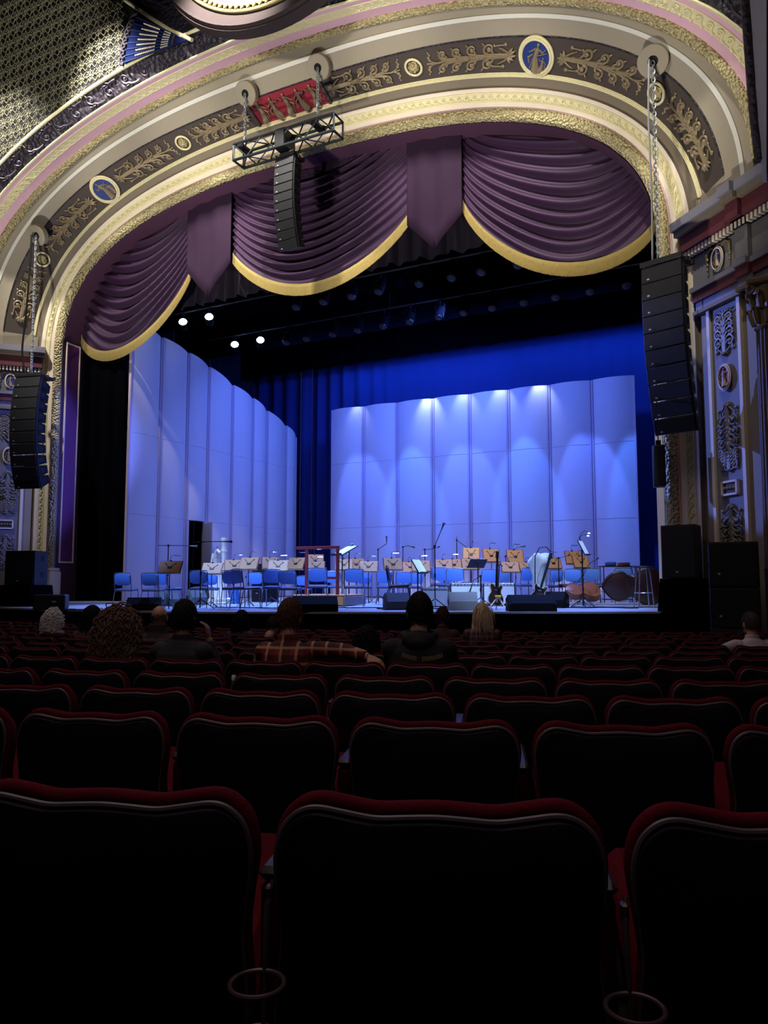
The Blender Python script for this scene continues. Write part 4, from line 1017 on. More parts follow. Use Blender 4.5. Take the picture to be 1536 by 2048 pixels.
    def legs(mb, g=0.):
        for sx in (-1, 1):
            mb.tube([(sx*.09, .02, .50), (sx*.11, .28, .51), (sx*.12, .47, .50)], [.09+g, .078+g, .06+g], 12); mb.ell((sx*.12, .475, .49), .061+g, 10, 8)
            mb.tube([(sx*.12, .485, .47), (sx*.12, .50, .28), (sx*.12, .47, .07)], [.055+g, .052+g, .036+g], 12)
    body = MB(); head(body); body.tube([nb-Vector((0, 0, .05)), nb+Vector((0, .01, .04)), hc-Vector((0, .015, .06))], [.064, .056, .055], 14)
    torso(body); arm(body); legs(body)
    for sx in (-1, 1):
        b, c = Vector(A[sx][1]), Vector(A[sx][2]); d0 = (c-b).normalized()
        if arms == 'reach' and sx == 1: hand(body, c, (.82, -.22, -.45), (.5, -.55, .6), .55, 1.05, 1)
        elif arms.startswith('phone') and c.z > .9: hand(body, c, (-.15*sx, .0, 1), (sx, .1, .1), .5, 1., sx)
        else: hand(body, c, d0, (0, 0, 1), .35, 1., sx)
        body.ell((sx*.12, .54, .035), (.045, .12, .035), 12, 8)
    remesh(body, 'body', skin, t, vox, 3)
    c_ = MB(); torso(c_, .014); arm(c_, .012, .93)
    if shirt_name == 'hoodie':
        c_.ell((lx*.5, -.075+ly*.4, 1.005), (.115, .07, .062), 16, 10, (.5, 0, 0)); c_.ell((lx*.5, -.105+ly*.4, .985), (.085, .05, .05), 14, 10)
        c_.tube([(.11*math.cos(a)+lx*.5, .01+.085*math.sin(a)+ly*.5, 1.03+.012*math.sin(a)) for a in [PI*.0+q*2*PI/20 for q in range(20)]], .026, 8, True)
    elif shirt_name in ('jacket', 'shirt', 'plaid_shirt'):
        c_.loft([[(rx*math.cos(2*PI*k/18)+lx*.55, .0+ly*.55+rx*.9*math.sin(2*PI*k/18), z) for k in range(18)] for z, rx in ((.98, .095), (1.03, .078), (1.065, .076))])
    elif shirt_name == 'puffer':
        c_.loft([[(rx*math.cos(2*PI*k/18)+lx*.55, -.005+ly*.55+rx*.95*math.sin(2*PI*k/18), z) for k in range(18)] for z, rx in ((.97, .12), (1.03, .098), (1.11, .095), (1.12, .085))])
        for z in (.62, .70, .78, .86, .93): c_.tube([(.19*S*math.cos(a)+0, -.01+.13*math.sin(a), z) for a in [q*2*PI/24 for q in range(24)]], .03, 8, True)
    remesh(c_, shirt_name, shirt, t, max(vox, .007), 3)
    l_ = MB(); legs(l_, .012); l_.loft([[(.182*math.cos(2*PI*k/18), .02+.135*math.sin(2*PI*k/18), z) for k in range(18)] for z in (.42, .52, .58)]); remesh(l_, 'trousers', trousers or M_BLKC, t, .01, 3)
    if hair: make_hair(t, hc, turn, **hair)
    return t
def make_hair(t, hc, turn, kind='short', m=None, n=300, L=.05, curl=0., vol=1.0, low=-.2, seed=1, thick=.004, front=.35, top=True, part=None):
    rg = random.Random(seed); mb = MB(); T = Matrix.Translation(hc) @ Matrix.Rotation(turn, 4, 'Z')
    R3 = Vector((HR.x*1.07, HR.y*1.15, HR.z*1.06))
    mb.M = T
    if kind != 'fringe': # close cap over crown and back
        rows = []
        for i in range(9):
            ph = PI/2-(PI/2-low)*i/8; r = []
            for k in range(25):
                th = PI*(-1-front*.55+ (1+front*1.1)*k/24) if False else (PI*.5+PI*(.22+1.56*k/24)); ex = 1+.02*math.sin(k*3+i)
                r.append((R3.x*ex*vol**.3*math.cos(ph)*math.cos(th), R3.y*ex*vol**.3*math.cos(ph)*math.sin(th)-.004, .012+R3.z*ex*vol**.3*math.sin(ph)))
            rows.append(r)
        mb.grid(rows); rows2 = [[(x*.97, y*.97, z*.97) for x, y, z in r] for r in rows]; mb.grid(rows2)
    for q in range(n):
        th = PI*.5+PI*rg.uniform(.24, 1.76); u = rg.random()
        ph = low+(PI/2-low)*(u if kind != 'fringe' else u*.25)
        if kind == 'fringe': ph = -.35+u*.55
        p = Vector((R3.x*math.cos(ph)*math.cos(th), R3.y*math.cos(ph)*math.sin(th), .012+R3.z*math.sin(ph)))
        nrm = Vector((p.x/R3.x**2, p.y/R3.y**2, (p.z-.012)/R3.z**2)).normalized(); d = (nrm*(.9 if curl else .10)+Vector((0, -.35 if curl else -.02, .0 if curl else -.4))+Vector((rg.gauss(0, .3), rg.gauss(0, .3), rg.gauss(0, .2)))).normalized()
        if kind in ('long', 'curly'): d = (d+Vector((0, 0, -.2))).normalized()
        ln = L*rg.uniform(.75, 1.15); N = 6 if L < .08 else (26 if curl else 14); ds = ln/N; pts = [p.copy()]; ph0 = rg.uniform(0, 6.28); tw = rg.uniform(1.6, 2.4)*(1 if rg.random() < .5 else -1)
        for k in range(N):
            g_ = .34 if k > 1 else .12; d = (d*(1-g_)+Vector((0, -.05 if pts[-1].z > -.12 else 0, -1))*g_).normalized() if kind in ('long', 'curly') else (d*.75+Vector((0, -.04, -.9))*.3).normalized()
            x = pts[-1]+d*ds
            e = (x.x/(R3.x*1.0))**2+(x.y/(R3.y*1.0))**2+((x.z-.012)/(R3.z*1.0))**2
            if e < 1.03: x = Vector((x.x/math.sqrt(e)*1.02, x.y/math.sqrt(e)*1.02, .012+(x.z-.012)/math.sqrt(e)*1.02))
            if x.z < -.14 and abs(x.x) < .2 and x.y > -.105: x.y -= .012
            pts.append(x)
        if kind == 'curly':
            pts = [Vector((x.x*vol, x.y*vol if x.y < 0 else x.y, x.z)) for x in pts]
            pts = [x+Vector((curl*math.cos(ph0+tw*k*.6), curl*math.sin(ph0+tw*k*.6), curl*.5*math.sin(ph0*2+tw*k*.4)))*min(1, k/4) for k, x in enumerate(pts)]
        mm = len(pts); mb.tube(pts, [thick*(1-.6*(k/(mm-1))**2) for k in range(mm)], 4)
    mb.M = Matrix()
    return mb.build('hair', m, t, fix=False, ang=2)
def hairmat(name, rgb): return mat(name, srgb(*rgb), .7, vary=.35, scale=40, spec=.2)
H_WHITE = hairmat('hair_white', (235, 232, 232)); H_BRN = hairmat('hair_brown', (112, 88, 76)); H_DARK = hairmat('hair_dark', (22, 18, 18)); H_BLOND = hairmat('hair_blond', (226, 200, 170)); H_MID = hairmat('hair_mid_brown', (80, 54, 42)); H_GREY = hairmat('hair_grey_stubble', (70, 60, 58)); H_RED = hairmat('hair_auburn', (66, 34, 30))
def plaid(name, base, s1, s2, f1=9., f2=14.):
    m = mat(name, srgb(*base), .8, vary=.1); nt = m.node_tree; N = nt.nodes; L = nt.links; b = N['Principled BSDF']
    tc = N.new('ShaderNodeTexCoord'); sp = N.new('ShaderNodeSeparateXYZ'); L.new(tc.outputs['Object'], sp.inputs[0])
    def band(out, f, ph, thr):
        a = N.new('ShaderNodeMath'); a.operation = 'MULTIPLY_ADD'; L.new(out, a.inputs[0]); a.inputs[1].default_value = f; a.inputs[2].default_value = ph
        s_ = N.new('ShaderNodeMath'); s_.operation = 'SINE'; L.new(a.outputs[0], s_.inputs[0]); g = N.new('ShaderNodeMath'); g.operation = 'GREATER_THAN'; L.new(s_.outputs[0], g.inputs[0]); g.inputs[1].default_value = thr; return g.outputs[0]
    cur = None; col = srgb(*base)
    for out, ph, thr, c, fac in (('X', 0, .0, s1, .55), ('Z', 1, .0, s1, .55), ('X', 2.2, .86, s2, .7), ('Z', 3.1, .86, s2, .7)):
        mx = N.new('ShaderNodeMix'); mx.data_type = 'RGBA'
        if cur is None: mx.inputs[6].default_value = col
        else: L.new(cur, mx.inputs[6])
        mx.inputs[7].default_value = srgb(*c); k = N.new('ShaderNodeMath'); k.operation = 'MULTIPLY'; k.inputs[1].default_value = fac
        L.new(band(sp.outputs[out], 2*PI*f1, ph, thr), k.inputs[0]); L.new(k.outputs[0], mx.inputs[0]); cur = mx.outputs[2]
    L.new(cur, b.inputs['Base Color']); return m
PL1 = plaid('red_black_plaid', (140, 38, 34), (22, 18, 20), (196, 160, 124), 9); PL2 = plaid('maroon_plaid', (92, 40, 48), (40, 30, 40), (120, 96, 100), 16)
def cm(name, rgb, **k): return mat(name, srgb(*rgb), .85, vary=.15, scale=8, bump=.1, bscale=90, **k)
person('person with short brown hair in red and black plaid shirt, arm stretched along seats', 4, 577, 1200, 0, shirt=PL1, shirt_name='plaid_shirt', hair=dict(kind='short', m=H_MID, n=1500, L=.034, thick=.0030, low=-.5, seed=3, front=.5), arms='reach', vox=.0046, turn=-.15, lean=(.01, .0), bulk=1.04)
hd = person('person with short dark hair in black hoodie, seated right of the plaid shirt', 4, 842, 1188, 0, shirt=cm('black_hoodie', (24, 24, 30)), shirt_name='hoodie', hair=dict(kind='short', m=H_DARK, n=1300, L=.03, thick=.003, low=-.55, seed=4), arms='phone_left', vox=.006, turn=.25, bulk=1.12)
person('person with short black hair in charcoal sweater, hand raised beside the cheek', 4, 364, 1203, 0, skin=SKIN2, shirt=cm('charcoal_sweater', (40, 42, 50)), shirt_name='shirt', hair=dict(kind='short', m=H_DARK, n=1400, L=.04, thick=.0032, low=-.6, seed=5), arms='phone', vox=.006, bulk=1.06, lean=(-.01, .02))
person('person with big curly brown hair beside the charcoal sweater', 4, 231, 1222, 0, bulk=.9, wide=.92, shirt=cm('dark_knit', (30, 24, 30)), shirt_name='shirt', hair=dict(kind='curly', m=H_BRN, n=520, L=.36, curl=.012, vol=1.32, thick=.0050, low=-.5, seed=6), vox=.009)
person('bald person in ribbed olive padded jacket behind the charcoal sweater', 6, 316, 1211, 0, shirt=cm('olive_padded', (58, 48, 44)), shirt_name='puffer', hair=dict(kind='fringe', m=H_GREY, n=260, L=.02, thick=.0025, seed=7), vox=.009, turn=.3, wide=1.05)
person('person with dark ponytail in brown cardigan, head turned right', 7, 176, 1213, 0, shirt=cm('brown_cardigan', (72, 58, 56)), shirt_name='jacket', hair=dict(kind='long', m=H_DARK, n=420, L=.26, thick=.004, low=-.4, seed=8), vox=.01, turn=-.5, lean=(.015, .02))
person('person with bright white curly hair and spotted top, far left', 8, 106, 1220, 0, shirt=cm('spotted_top', (120, 110, 116)), shirt_name='shirt', hair=dict(kind='curly', m=H_WHITE, n=420, L=.24, curl=.013, vol=1.25, thick=.0055, low=-.55, seed=9), vox=.01, turn=-.4)
person('person with long straight dark hair near the stage, left of the plaid shirt', 9, 481, 1222, 0, shirt=cm('grey_top', (60, 62, 84)), shirt_name='shirt', hair=dict(kind='long', m=H_DARK, n=420, L=.30, thick=.0045, low=-.5, seed=10), vox=.011, turn=-.3)
person('hunched person in dark grey jacket just left of the plaid shirt head', 8, 528, 1236, 0, shirt=cm('grey_jacket', (46, 46, 56)), shirt_name='jacket', hair=dict(kind='short', m=H_DARK, n=200, L=.03, thick=.004, seed=11), vox=.011, lean=(.02, .22), sink=.93)
person('small person with fluffy dark hair between plaid shirt and black hoodie', 5, 731, 1258, 0, skin=SKIN2, shirt=cm('dark_child_top', (26, 24, 34)), shirt_name='shirt', hair=dict(kind='curly', m=H_DARK, n=520, L=.11, curl=.010, vol=1.15, thick=.0045, low=-.6, seed=12), vox=.009, sink=.92)
person('person with auburn hair in maroon top, just right of the black hoodie', 9, 884, 1215, 0, shirt=cm('maroon_top', (66, 36, 44)), shirt_name='shirt', hair=dict(kind='short', m=H_RED, n=500, L=.06, thick=.004, low=-.7, seed=13), vox=.011)
person('person with shoulder-length blond hair in maroon plaid shirt', 8, 963, 1207, 0, shirt=PL2, shirt_name='plaid_shirt', hair=dict(kind='long', m=H_BLOND, n=620, L=.24, thick=.0048, low=-.7, seed=14), vox=.011)
person('person with close-cropped grey hair in white shirt at far right', 7, 1503, 1226, 0, shirt=cm('white_shirt', (200, 186, 190)), shirt_name='shirt', hair=dict(kind='short', m=H_GREY, n=700, L=.014, thick=.003, low=-.55, seed=15), arms='spread', vox=.009, turn=.2, bulk=1.08)
# arched print across the back of the hoodie
mb = MB(); rg = random.Random(5)
for k in range(16):
    if k in (6, 7): continue
    u = -1+2*k/15; x = .13*u+.03; z = .905-.022*(1-u*u); y = -.146+.020*u*u
    hgt = .026; a = .35*u
    M = Matrix.Translation((x, y, z)) @ Matrix.Rotation(-a*.6, 4, 'Y'); mb.M = M
    mb.box((-.005, 0, 0), (.0035, .004, hgt), 0); mb.box((.004, 0, 0), (.0035, .004, hgt), 0)
    mb.box((0, 0, rg.choice((-.012, 0, .012))), (.011, .004, .0035), 0)
    if k % 3: mb.box((0, 0, .013), (.011, .004, .0035), 0)
mb.M = Matrix(); mb.build('back_print', mat('cream_print', srgb(176, 158, 110), .8), hd)
# ------------------------------------------------------------------ orchestra stage
def fl(px, d, z=0.):
    "point on the stage at camera depth d along a sight column"
    r = ray(px, 1165); f = CAMR @ Vector((0, 0, -1)); k = d/r.dot(f); return Vector((EYE.x+r.x*k, EYE.y+r.y*k, z))
PLACED = []
def clear_d(px, d, r, lim=2.4):
    "nearest depth on the sight column whose footprint is free"
    best = None
    for k in range(0, int(lim/.1)+1):
        for dd in ((d,) if k == 0 else (d+.1*k, d-.1*k)):
            q = fl(px, dd)
            if dd < 16.2 and px < 1000 and dd < d: continue
            if q.y > 25.4 or q.x < -17.0 and q.y > 17.0: continue
            if all(math.hypot(q.x-a, q.y-b) > r+c for a, b, c in PLACED): PLACED.append((q.x, q.y, r)); return dd
    PLACED.append((*fl(px, d).xy, r)); return d
def keep(p, r): PLACED.append((p.x, p.y, r))
def z_at(py, d): return EYE.z-(py-1165)*d/FPX
def rz_of(h): return R(-h)          # heading clockwise from +Y
def make_chair(pad, frame):
    t = thing('orchestra_chair', 'x', 'chair', (0, 0, -70))
    MB().at((0, .02, .455), (R(3), 0, 0)).box((0, 0, 0), (.45, .43, .055), .022).build('seat', M_CHBLK if pad is M_CHBLK else mat('chair_seat_blue_dark', srgb(34, 50, 92), .55), t)
    out = [(.20*math.copysign(abs(math.cos(a))**.45, math.cos(a)), .145*math.copysign(abs(math.sin(a))**.45, math.sin(a))) for a in [2*PI*k/32 for k in range(32)]]
    MB().at((0, -.215, .70), (R(9), 0, 0)).prism(out, -.02, .025, 'y', .012).build('backrest', pad, t)
    mb = MB()
    for sx in (-1, 1): mb.tube([(sx*.205, -.17, .43), (sx*.212, -.20, .56), (sx*.208, -.235, .80)], .011, 6)
    mb.tube([(-.208, -.235, .80), (-.19, -.24, .85), (0, -.243, .862), (.19, -.24, .85), (.208, -.235, .80)], .011, 6); mb.build('back_frame', frame, t)
    mb = MB()
    for sx in (-1, 1): mb.tube([(sx*.205, -.19, .425), (sx*.205, .20, .43)], .011, 6)
    mb.tube([(-.205, .20, .43), (.205, .20, .43)], .010, 6); mb.build('seat_frame', frame, t)
    for sx in (-1, 1):
        MB().tube([(sx*.205, .16, .43), (sx*.21, .205, .40), (sx*.215, .235, .01)], .011, 6).build('leg', frame, t)
        MB().tube([(sx*.205, -.15, .43), (sx*.212, -.20, .36), (sx*.215, -.27, .01)], .011, 6).build('leg', frame, t)
    return t
CH = {'b': make_chair(M_CHBLUE, mat('chair_frame_grey', srgb(120, 124, 136), .35, .7)), 'k': make_chair(M_CHBLK, M_BLKM)}
fresh = {'b': True, 'k': True}
def wd(px): return -27+math.degrees(math.atan((px-768)/1566.))
CHAIRS = [(253, 1146, 17.0, wd(253)+25, 'blue orchestra chair, leftmost on the stage'), (307, 1146, 17.1, wd(307)+22, 'blue orchestra chair, second from the left end of the stage'),
    (339, 1144, 16.9, wd(339)+58, 'blue orchestra chair turned right behind the first microphone stand'), (403, 1141, 17.0, wd(403)+18, 'blue orchestra chair beside the harp, left of its column'),
    (421, 1147, 18.6, wd(421)+8, 'blue orchestra chair half hidden behind the music stand left of the harp'), (467, 1141, 17.0, wd(467)+14, 'blue orchestra chair just right of the harp'),
    (492, 1138, 17.0, wd(492)+58, 'blue orchestra chair turned right, second right of the harp'), (513, 1145, 19.4, wd(513)+14, 'blue orchestra chair partly hidden in front of the black keyboard cabinet'),
    (548, 1139, 17.6, wd(548)+12, 'blue orchestra chair right of the black keyboard cabinet'), (580, 1142, 18.2, wd(580)+16, 'blue orchestra chair just left of the conductor rail'),
    (636, 1136, 19.2, wd(636)+3, 'blue orchestra chair seen through the conductor rail'), (608, 1157, 21.5, wd(608)+14, 'blue orchestra chair far behind the left post of the conductor rail'), (664, 1143, 20.5, wd(664)-8, 'blue orchestra chair right behind the conductor rail post'),
    (709, 1138, 19.6, wd(709)+4, 'blue orchestra chair behind the bright conductor score stand'), (728, 1146, 21.4, wd(728)-4, 'blue orchestra chair at the right of the bright conductor score stand'),
    (771, 1143, 20.2, wd(771)+8, 'blue orchestra chair left of the dark chair'), (806, 1144, 21.0, wd(806)-6, 'blue orchestra chair hidden behind the dark chair'), (829, 1147, 21.4, wd(829)-14, 'blue orchestra chair left of the grey amplifier'),
    (880, 1135, 20.6, wd(880)+4, 'blue orchestra chair behind the tall vocal microphone stand'), (892, 1146, 22.5, wd(892)+2, 'blue orchestra chair deep behind the grey amplifier'), (912, 1137, 20.2, wd(912)+6, 'blue orchestra chair right of the grey amplifier'),
    (973, 1139, 20.6, -40, 'blue orchestra chair left of the electric guitar neck'), (1003, 1141, 21.6, -30, 'blue orchestra chair behind the electric guitar neck'), (1042, 1136, 20.0, -62, 'blue orchestra chair turned left, right of the electric guitar'),
    (1101, 1140, 19.6, -58, 'blue orchestra chair right of the white cloth'), (1144, 1138, 20.6, -20, 'blue orchestra chair behind the amber bass, left one'), (1183, 1137, 20.4, -15, 'blue orchestra chair behind the amber bass, right one'),
    (1244, 1136, 20.0, -20, 'blue orchestra chair tucked behind the dark red bass'), (1160, 1146, 22.6, 10, 'blue orchestra chair at the far back behind the amber bass')]
pc = fl(660, 19.2); keep(pc, .95); keep(fl(689, 20.2), .45); keep(fl(447, 20.6), .45); keep(fl(440, 21.0), .35); keep(fl(529, 22.6), .55); keep(fl(869, 18.0), .42); keep(fl(932, 18.6), .46); keep(fl(998, 18.6), .46)
keep(fl(838, 17.0), .26); keep(fl(1168, 18.2), .26); keep(fl(955, 19.6), .26); keep(fl(1079, 19.4), .45); keep(fl(1240, 19.6), .75); keep(fl(1290, 19.5), .70); keep(fl(1287, 17.4), .30); keep(fl(1166, 19.4), .55); keep(fl(1120, 19.4), .5); keep(fl(1236, 22.2), .6)
keep(fl(336, 18.6), .38); keep(fl(393, 19.6), .36); keep(fl(990, 16.3), .3); keep(fl(1069, 17.4), .25); keep(fl(797, 17.2), .36)
for px, ty, d, h, lb in CHAIRS:
    d = clear_d(px, d, .34, 2.6); p = fl(px, d); s = max(.86, min(1.18, z_at(ty, d)/.862)); k = 'b'; c = CH[k]
    if fresh[k]: c.location = p; c.rotation_euler = (0, 0, rz_of(h)); c['label'] = lb; c['group'] = 'blue orchestra chairs'; fresh[k] = False
    else: c = dup(c, p, rz_of(h), lb, 'blue orchestra chairs')
    c.scale = (s, s, s)
c = CH['k']; c.location = fl(797, 17.2); c.rotation_euler = (0, 0, rz_of(68)); c['label'] = 'charcoal orchestra chair turned right, between podium and grey amplifier'; c.scale = (1.08,)*3
def make_stand(double=False):
    t = thing('music_stand', 'x', 'music stand', (0, 0, -80)); T = ((0, .0, 1.10), (R(24), 0, 0))
    # desk seen from behind: the player sits at -y looking +y ... the tan back faces +y
    MB().at(*T).box((0, .012, 0), (.47, .014, .33), .004).build('desk', M_WOODT, t)
    mb = MB().at(*T).box((0, -.002, .005), (.51, .012, .35), .004); mb.build('face_board', M_MAHO, t)
    MB().at(*T).box((0, -.03, -.165), (.49, .07, .012), .003).box((0, -.062, -.158), (.49, .008, .02), .003).build('ledge', M_WOODT, t)
    mb = MB().at(*T); mb.box((0, .026, -.02), (.10, .012, .05), .004)
    for sx in (-1, 1): mb.tube([(0, .026, -.03), (sx*.12, .022, .10)], .006, 5); mb.ell((sx*.12, .022, .10), .014, 8, 6)
    mb.build('bracket', M_BLKM, t)
    MB().rod((0, .03, .02), (0, .03, 1.08), .011, 8).rod((0, .03, .55), (0, .03, .62), .017, 8).build('pole', M_BLKM, t)
    mb = MB()
    for k in range(3): a = 2*PI*k/3+.5; mb.tube([(0, .03, .16), (.20*math.cos(a), .03+.20*math.sin(a), .05), (.27*math.cos(a), .03+.27*math.sin(a), .008)], .009, 5)
    mb.build('tripod_base', M_BLKM, t)
    MB().box((.02, -.06, 1.262), (.05, .03, .04), .006).tube([(.02, -.06, 1.27), (.03, -.075, 1.36), (.0, -.10, 1.41), (-.08, -.13, 1.405)], .006, 6).build('lamp_neck', M_BLKM, t)
    MB().box((-.11, -.135, 1.40), (.16, .03, .018), .006).build('lamp_head', M_CHROME, t)
    return t
ST = make_stand(); st_used = [False]
def stand(px, cy, d, face, label, zoff=0, lit=False):
    "cy: pixel row of the desk centre; face: heading the tan back looks towards"
    d = clear_d(px, d, .29); p = fl(px, d); s = z_at(cy, d)/1.10; s = max(.8, min(1.45, s))
    if not st_used[0]: q = ST; q.location = p; q.rotation_euler = (0, 0, rz_of(face)); q['label'] = label; q['group'] = 'wooden music stands'; st_used[0] = True
    else: q = dup(ST, p, rz_of(face), label, 'wooden music stands')
    q.scale = (1.0, 1.0, s)
    if lit:
        for ch in q.children:
            if ch.name.startswith('lamp_head'): ch.data = ch.data.copy(); ch.data.materials[0] = M_LAMPS
    return q
for a in [(340, 1137, 17.6, 180+wd(340)+26, 'wooden music stand, leftmost on the stage'), (424, 1139, 17.8, 180+wd(424)+24, 'wooden music stand just left of the harp'), (468, 1131, 20.5, 180+wd(468)+2, 'wooden music stand behind the chairs right of the harp'),
          (498, 1127, 18.6, 180+wd(498)+30, 'tall wooden music stand, second right of the harp'), (556, 1132, 19.4, 180+wd(556)+12, 'wooden music stand right of the black keyboard cabinet'), (541, 1126, 21.5, 180+wd(541)-6, 'wooden music stand with maroon face behind the keyboard cabinet'),
          (592, 1127, 18.6, 180+wd(592)+32, 'tall wooden music stand at the left of the conductor rail'), (632, 1133, 20.0, 180+wd(632)+2, 'wooden music stand framed by the conductor rail, nearer one'), (630, 1121, 22.0, 180+wd(630)-3, 'wooden music stand framed by the conductor rail, farther one'),
          (688, 1129, 20.5, 180+wd(688)+6, 'wooden music stand behind the bright conductor score stand'), (712, 1128, 22.4, 180+wd(712)-8, 'wooden music stand deep behind the bright score stand'), (737, 1133, 20.8, 180+wd(737)+4, 'wooden music stand right of the bright conductor score stand'),
          (786, 1128, 19.6, 180+wd(786)-14, 'wooden music stand behind the charcoal chair'), (820, 1134, 21.5, 180+wd(820)-18, 'wooden music stand right of the charcoal chair'), (842, 1132, 20.6, 180+wd(842)-8, 'wooden music stand behind the lit page'),
          (888, 1130, 20.6, 180+wd(888)-14, 'wooden music stand behind the tall vocal microphone'), (908, 1129, 22.2, 180+wd(908)-22, 'wooden music stand right of the tall vocal microphone'), (941, 1128, 20.8, 180+wd(941)-16, 'wooden music stand left of the folded dark stand'),
          (943, 1109, 23.0, 180+wd(943)+4, 'high wooden music stand at the back, left of the guitar neck'), (983, 1111, 23.0, 180+wd(983)-14, 'high wooden music stand at the back, touching the guitar head'), (1031, 1113, 22.4, 180+wd(1031)-18, 'high wooden music stand at the back, right of the guitar head'),
          (1021, 1134, 20.6, 180+wd(1021)-16, 'wooden music stand right of the guitar neck'), (1056, 1135, 20.4, 180+wd(1056)-26, 'wooden music stand left of the white cloth'), (1107, 1126, 20.6, 180+wd(1107)-30, 'wooden music stand right of the white cloth'),
          (1148, 1115, 22.6, 180+wd(1148)-24, 'high wooden music stand left of the twin-lamp score stand'), (1163, 1124, 20.8, 180+wd(1163)-34, 'wooden music stand just in front of the twin-lamp score stand')]:
    stand(*a, lit=a[0] in (556, 786, 632, 842, 908))
def score_stand(label, px, d, zc, w, h, face, tilt, two_poles=False, lamp=0, lit=True):
    t = thing('score_stand', label, 'music stand', fl(px, d), rz_of(face)); T = ((0, 0, zc), (R(tilt), 0, 0))
    MB().at(*T).box((0, 0, 0), (w, .016, h), .004).box((0, -.03, -h/2), (w, .07, .012), .003).build('desk', M_BLKM, t)
    MB().at(*T).slab([[(-w*.46+w*.92*k/8, -.014-.012*abs(math.sin(PI*k/4)), z) for k in range(9)] for z in (-h*.45, h*.45)], (0, -.003, 0)).build('score', M_PAPER if not lit else mat('lamp_lit_paper', srgb(240, 242, 240), .8, vary=.02), t)
    for sx in ((-w*.3, w*.3) if two_poles else (0,)): MB().rod((sx, .03, .02), (sx, .03, zc), .016, 8).build('pole', M_BLKM, t)
    mb = MB()
    for sx in ((-w*.3, w*.3) if two_poles else (0,)):
        for k in range(3): a = 2*PI*k/3; mb.tube([(sx, .03, .12), (sx+.24*math.cos(a), .03+.24*math.sin(a), .01)], .010, 5)
    mb.build('base', M_BLKM, t)
    top = Vector((0, 0, zc))+Matrix.Rotation(R(tilt), 3, 'X') @ Vector((0, 0, h/2))
    for k in range(lamp):
        q = MB().tube([top+Vector((.05-.1*k, 0, 0)), top+Vector((.03-.1*k, -.02, .16-.07*k)), top+Vector((.10-.1*k, -.10, .24-.09*k)), top+Vector((.24-.1*k, -.16, .20-.07*k))], .008, 6).build('lamp_neck', M_BLKM, t)
        MB().box(top+Vector((.27-.1*k, -.165, .19-.07*k)), (.10, .04, .02), .006).build('lamp_head', M_LAMPS, q)
    l = bpy.data.lights.new('score_lamp', 'POINT'); return t
s1 = score_stand('bright score stand of the conductor with an open white score', 689, 20.2, z_at(1102, 20.2), .66, .52, 34, -62, True)
score_stand('slanted music stand with lit page in front of the grey amplifier', 838, 17.0, z_at(1133, 17.0), .42, .36, -88, -32)
score_stand('tall score stand with two gooseneck lamps above the amber bass', 1168, 18.2, z_at(1096, 18.2), .46, .38, -90, -26, False, 2)
score_stand('folded dark music stand leaning in front of the stands, left of the guitar', 955, 19.6, z_at(1127, 19.6), .50, .28, 128, -40, False, 0)
# lamp of the conductor stand
t = s1; w = .66
top = Vector((0, 0, z_at(1102, 20.2)))+Matrix.Rotation(R(-62), 3, 'X') @ Vector((0, 0, .26))
q = MB().tube([top, top+Vector((0, .0, .05))], .012, 6).box(top+Vector((0, -.02, .06)), (.05, .05, .03), .008).build('lamp_clip', M_CHROME, t)
# podium with rail
d = 18.9; pc = fl(660, d+.3); t = thing('podium', 'low oak conductor podium box in front of the orchestra', 'podium', pc, R(2))
MB().box((0, 0, .13), (1.35, 1.15, .22), .008).box((0, 0, .255), (1.38, 1.18, .03), .008).build('deck', M_OAK, t)
MB().box((.705, 0, .13), (.02, 1.12, .20), .004).build('side_board', mat('podium_side', srgb(120, 112, 124), .7), t)
t = thing('conductor_rail', 'reddish wooden safety rail standing on the podium', 'rail', pc+Vector((-.02, -.40, .27)), R(2))
zt = z_at(1092, d)-.27
MB().box((-.09, 0, zt-.04), (1.18, .09, .07), .01).build('top_rail', M_MAHO, t)
for x in (-.40, .46): MB().box((x, 0, (zt-.08)/2), (.075, .055, zt-.08), .008).build('post', M_MAHO, t)
MB().box((.03, 0, zt*.34), (.80, .04, .06), .006).build('mid_rail', M_MAHO, t)
# harp
p = fl(447, 20.6); t = thing('harp', 'tall pale concert harp with carved column at the left', 'harp', p, R(-24)); zt = z_at(1074, 20.6)
MB().lathe([(.075, .12), (.065, .3), (.058, .9), (.060, zt-.40), (.078, zt-.38), (.066, zt-.32), (.070, zt-.14), (.098, zt-.08), (.085, zt-.03), (.10, zt)], 18).build('column', M_HARP, t)
MB().box((-.20, 0, .08), (.56, .42, .16), .04).box((-.18, 0, .02), (.62, .48, .04), .01).build('base', M_HARP, t)
MB().tube([(0, 0, zt-.22), (-.14, 0, zt-.40), (-.24, 0, zt-.42), (-.36, 0, zt-.34), (-.46, 0, zt-.40)], [.05, .045, .04, .045, .05], 10).build('neck', M_HARP, t)
MB().loft([[(-.48+a*ww, b*dd, z) for a, b in ((-1, -1), (1, -1), (1, 1), (-1, 1))] for z, ww, dd in ((zt-.42, .06, .08), (zt-.9, .09, .14), (.9, .11, .20))]+[[(-.22+a*.12, b*.22, .16) for a, b in ((-1, -1), (1, -1), (1, 1), (-1, 1))]]).build('sound_box', M_HARP, t)
mb = MB()
for k in range(24): u = k/23; mb.rod((-.05-.38*u, 0, zt-.30-.08*math.sin(u*5)), (-.24-.20*u, 0, .25+.95*u), .0025, 4)
mb.build('string', M_CHROME, t); t.children[-1]['kind'] = 'stuff'
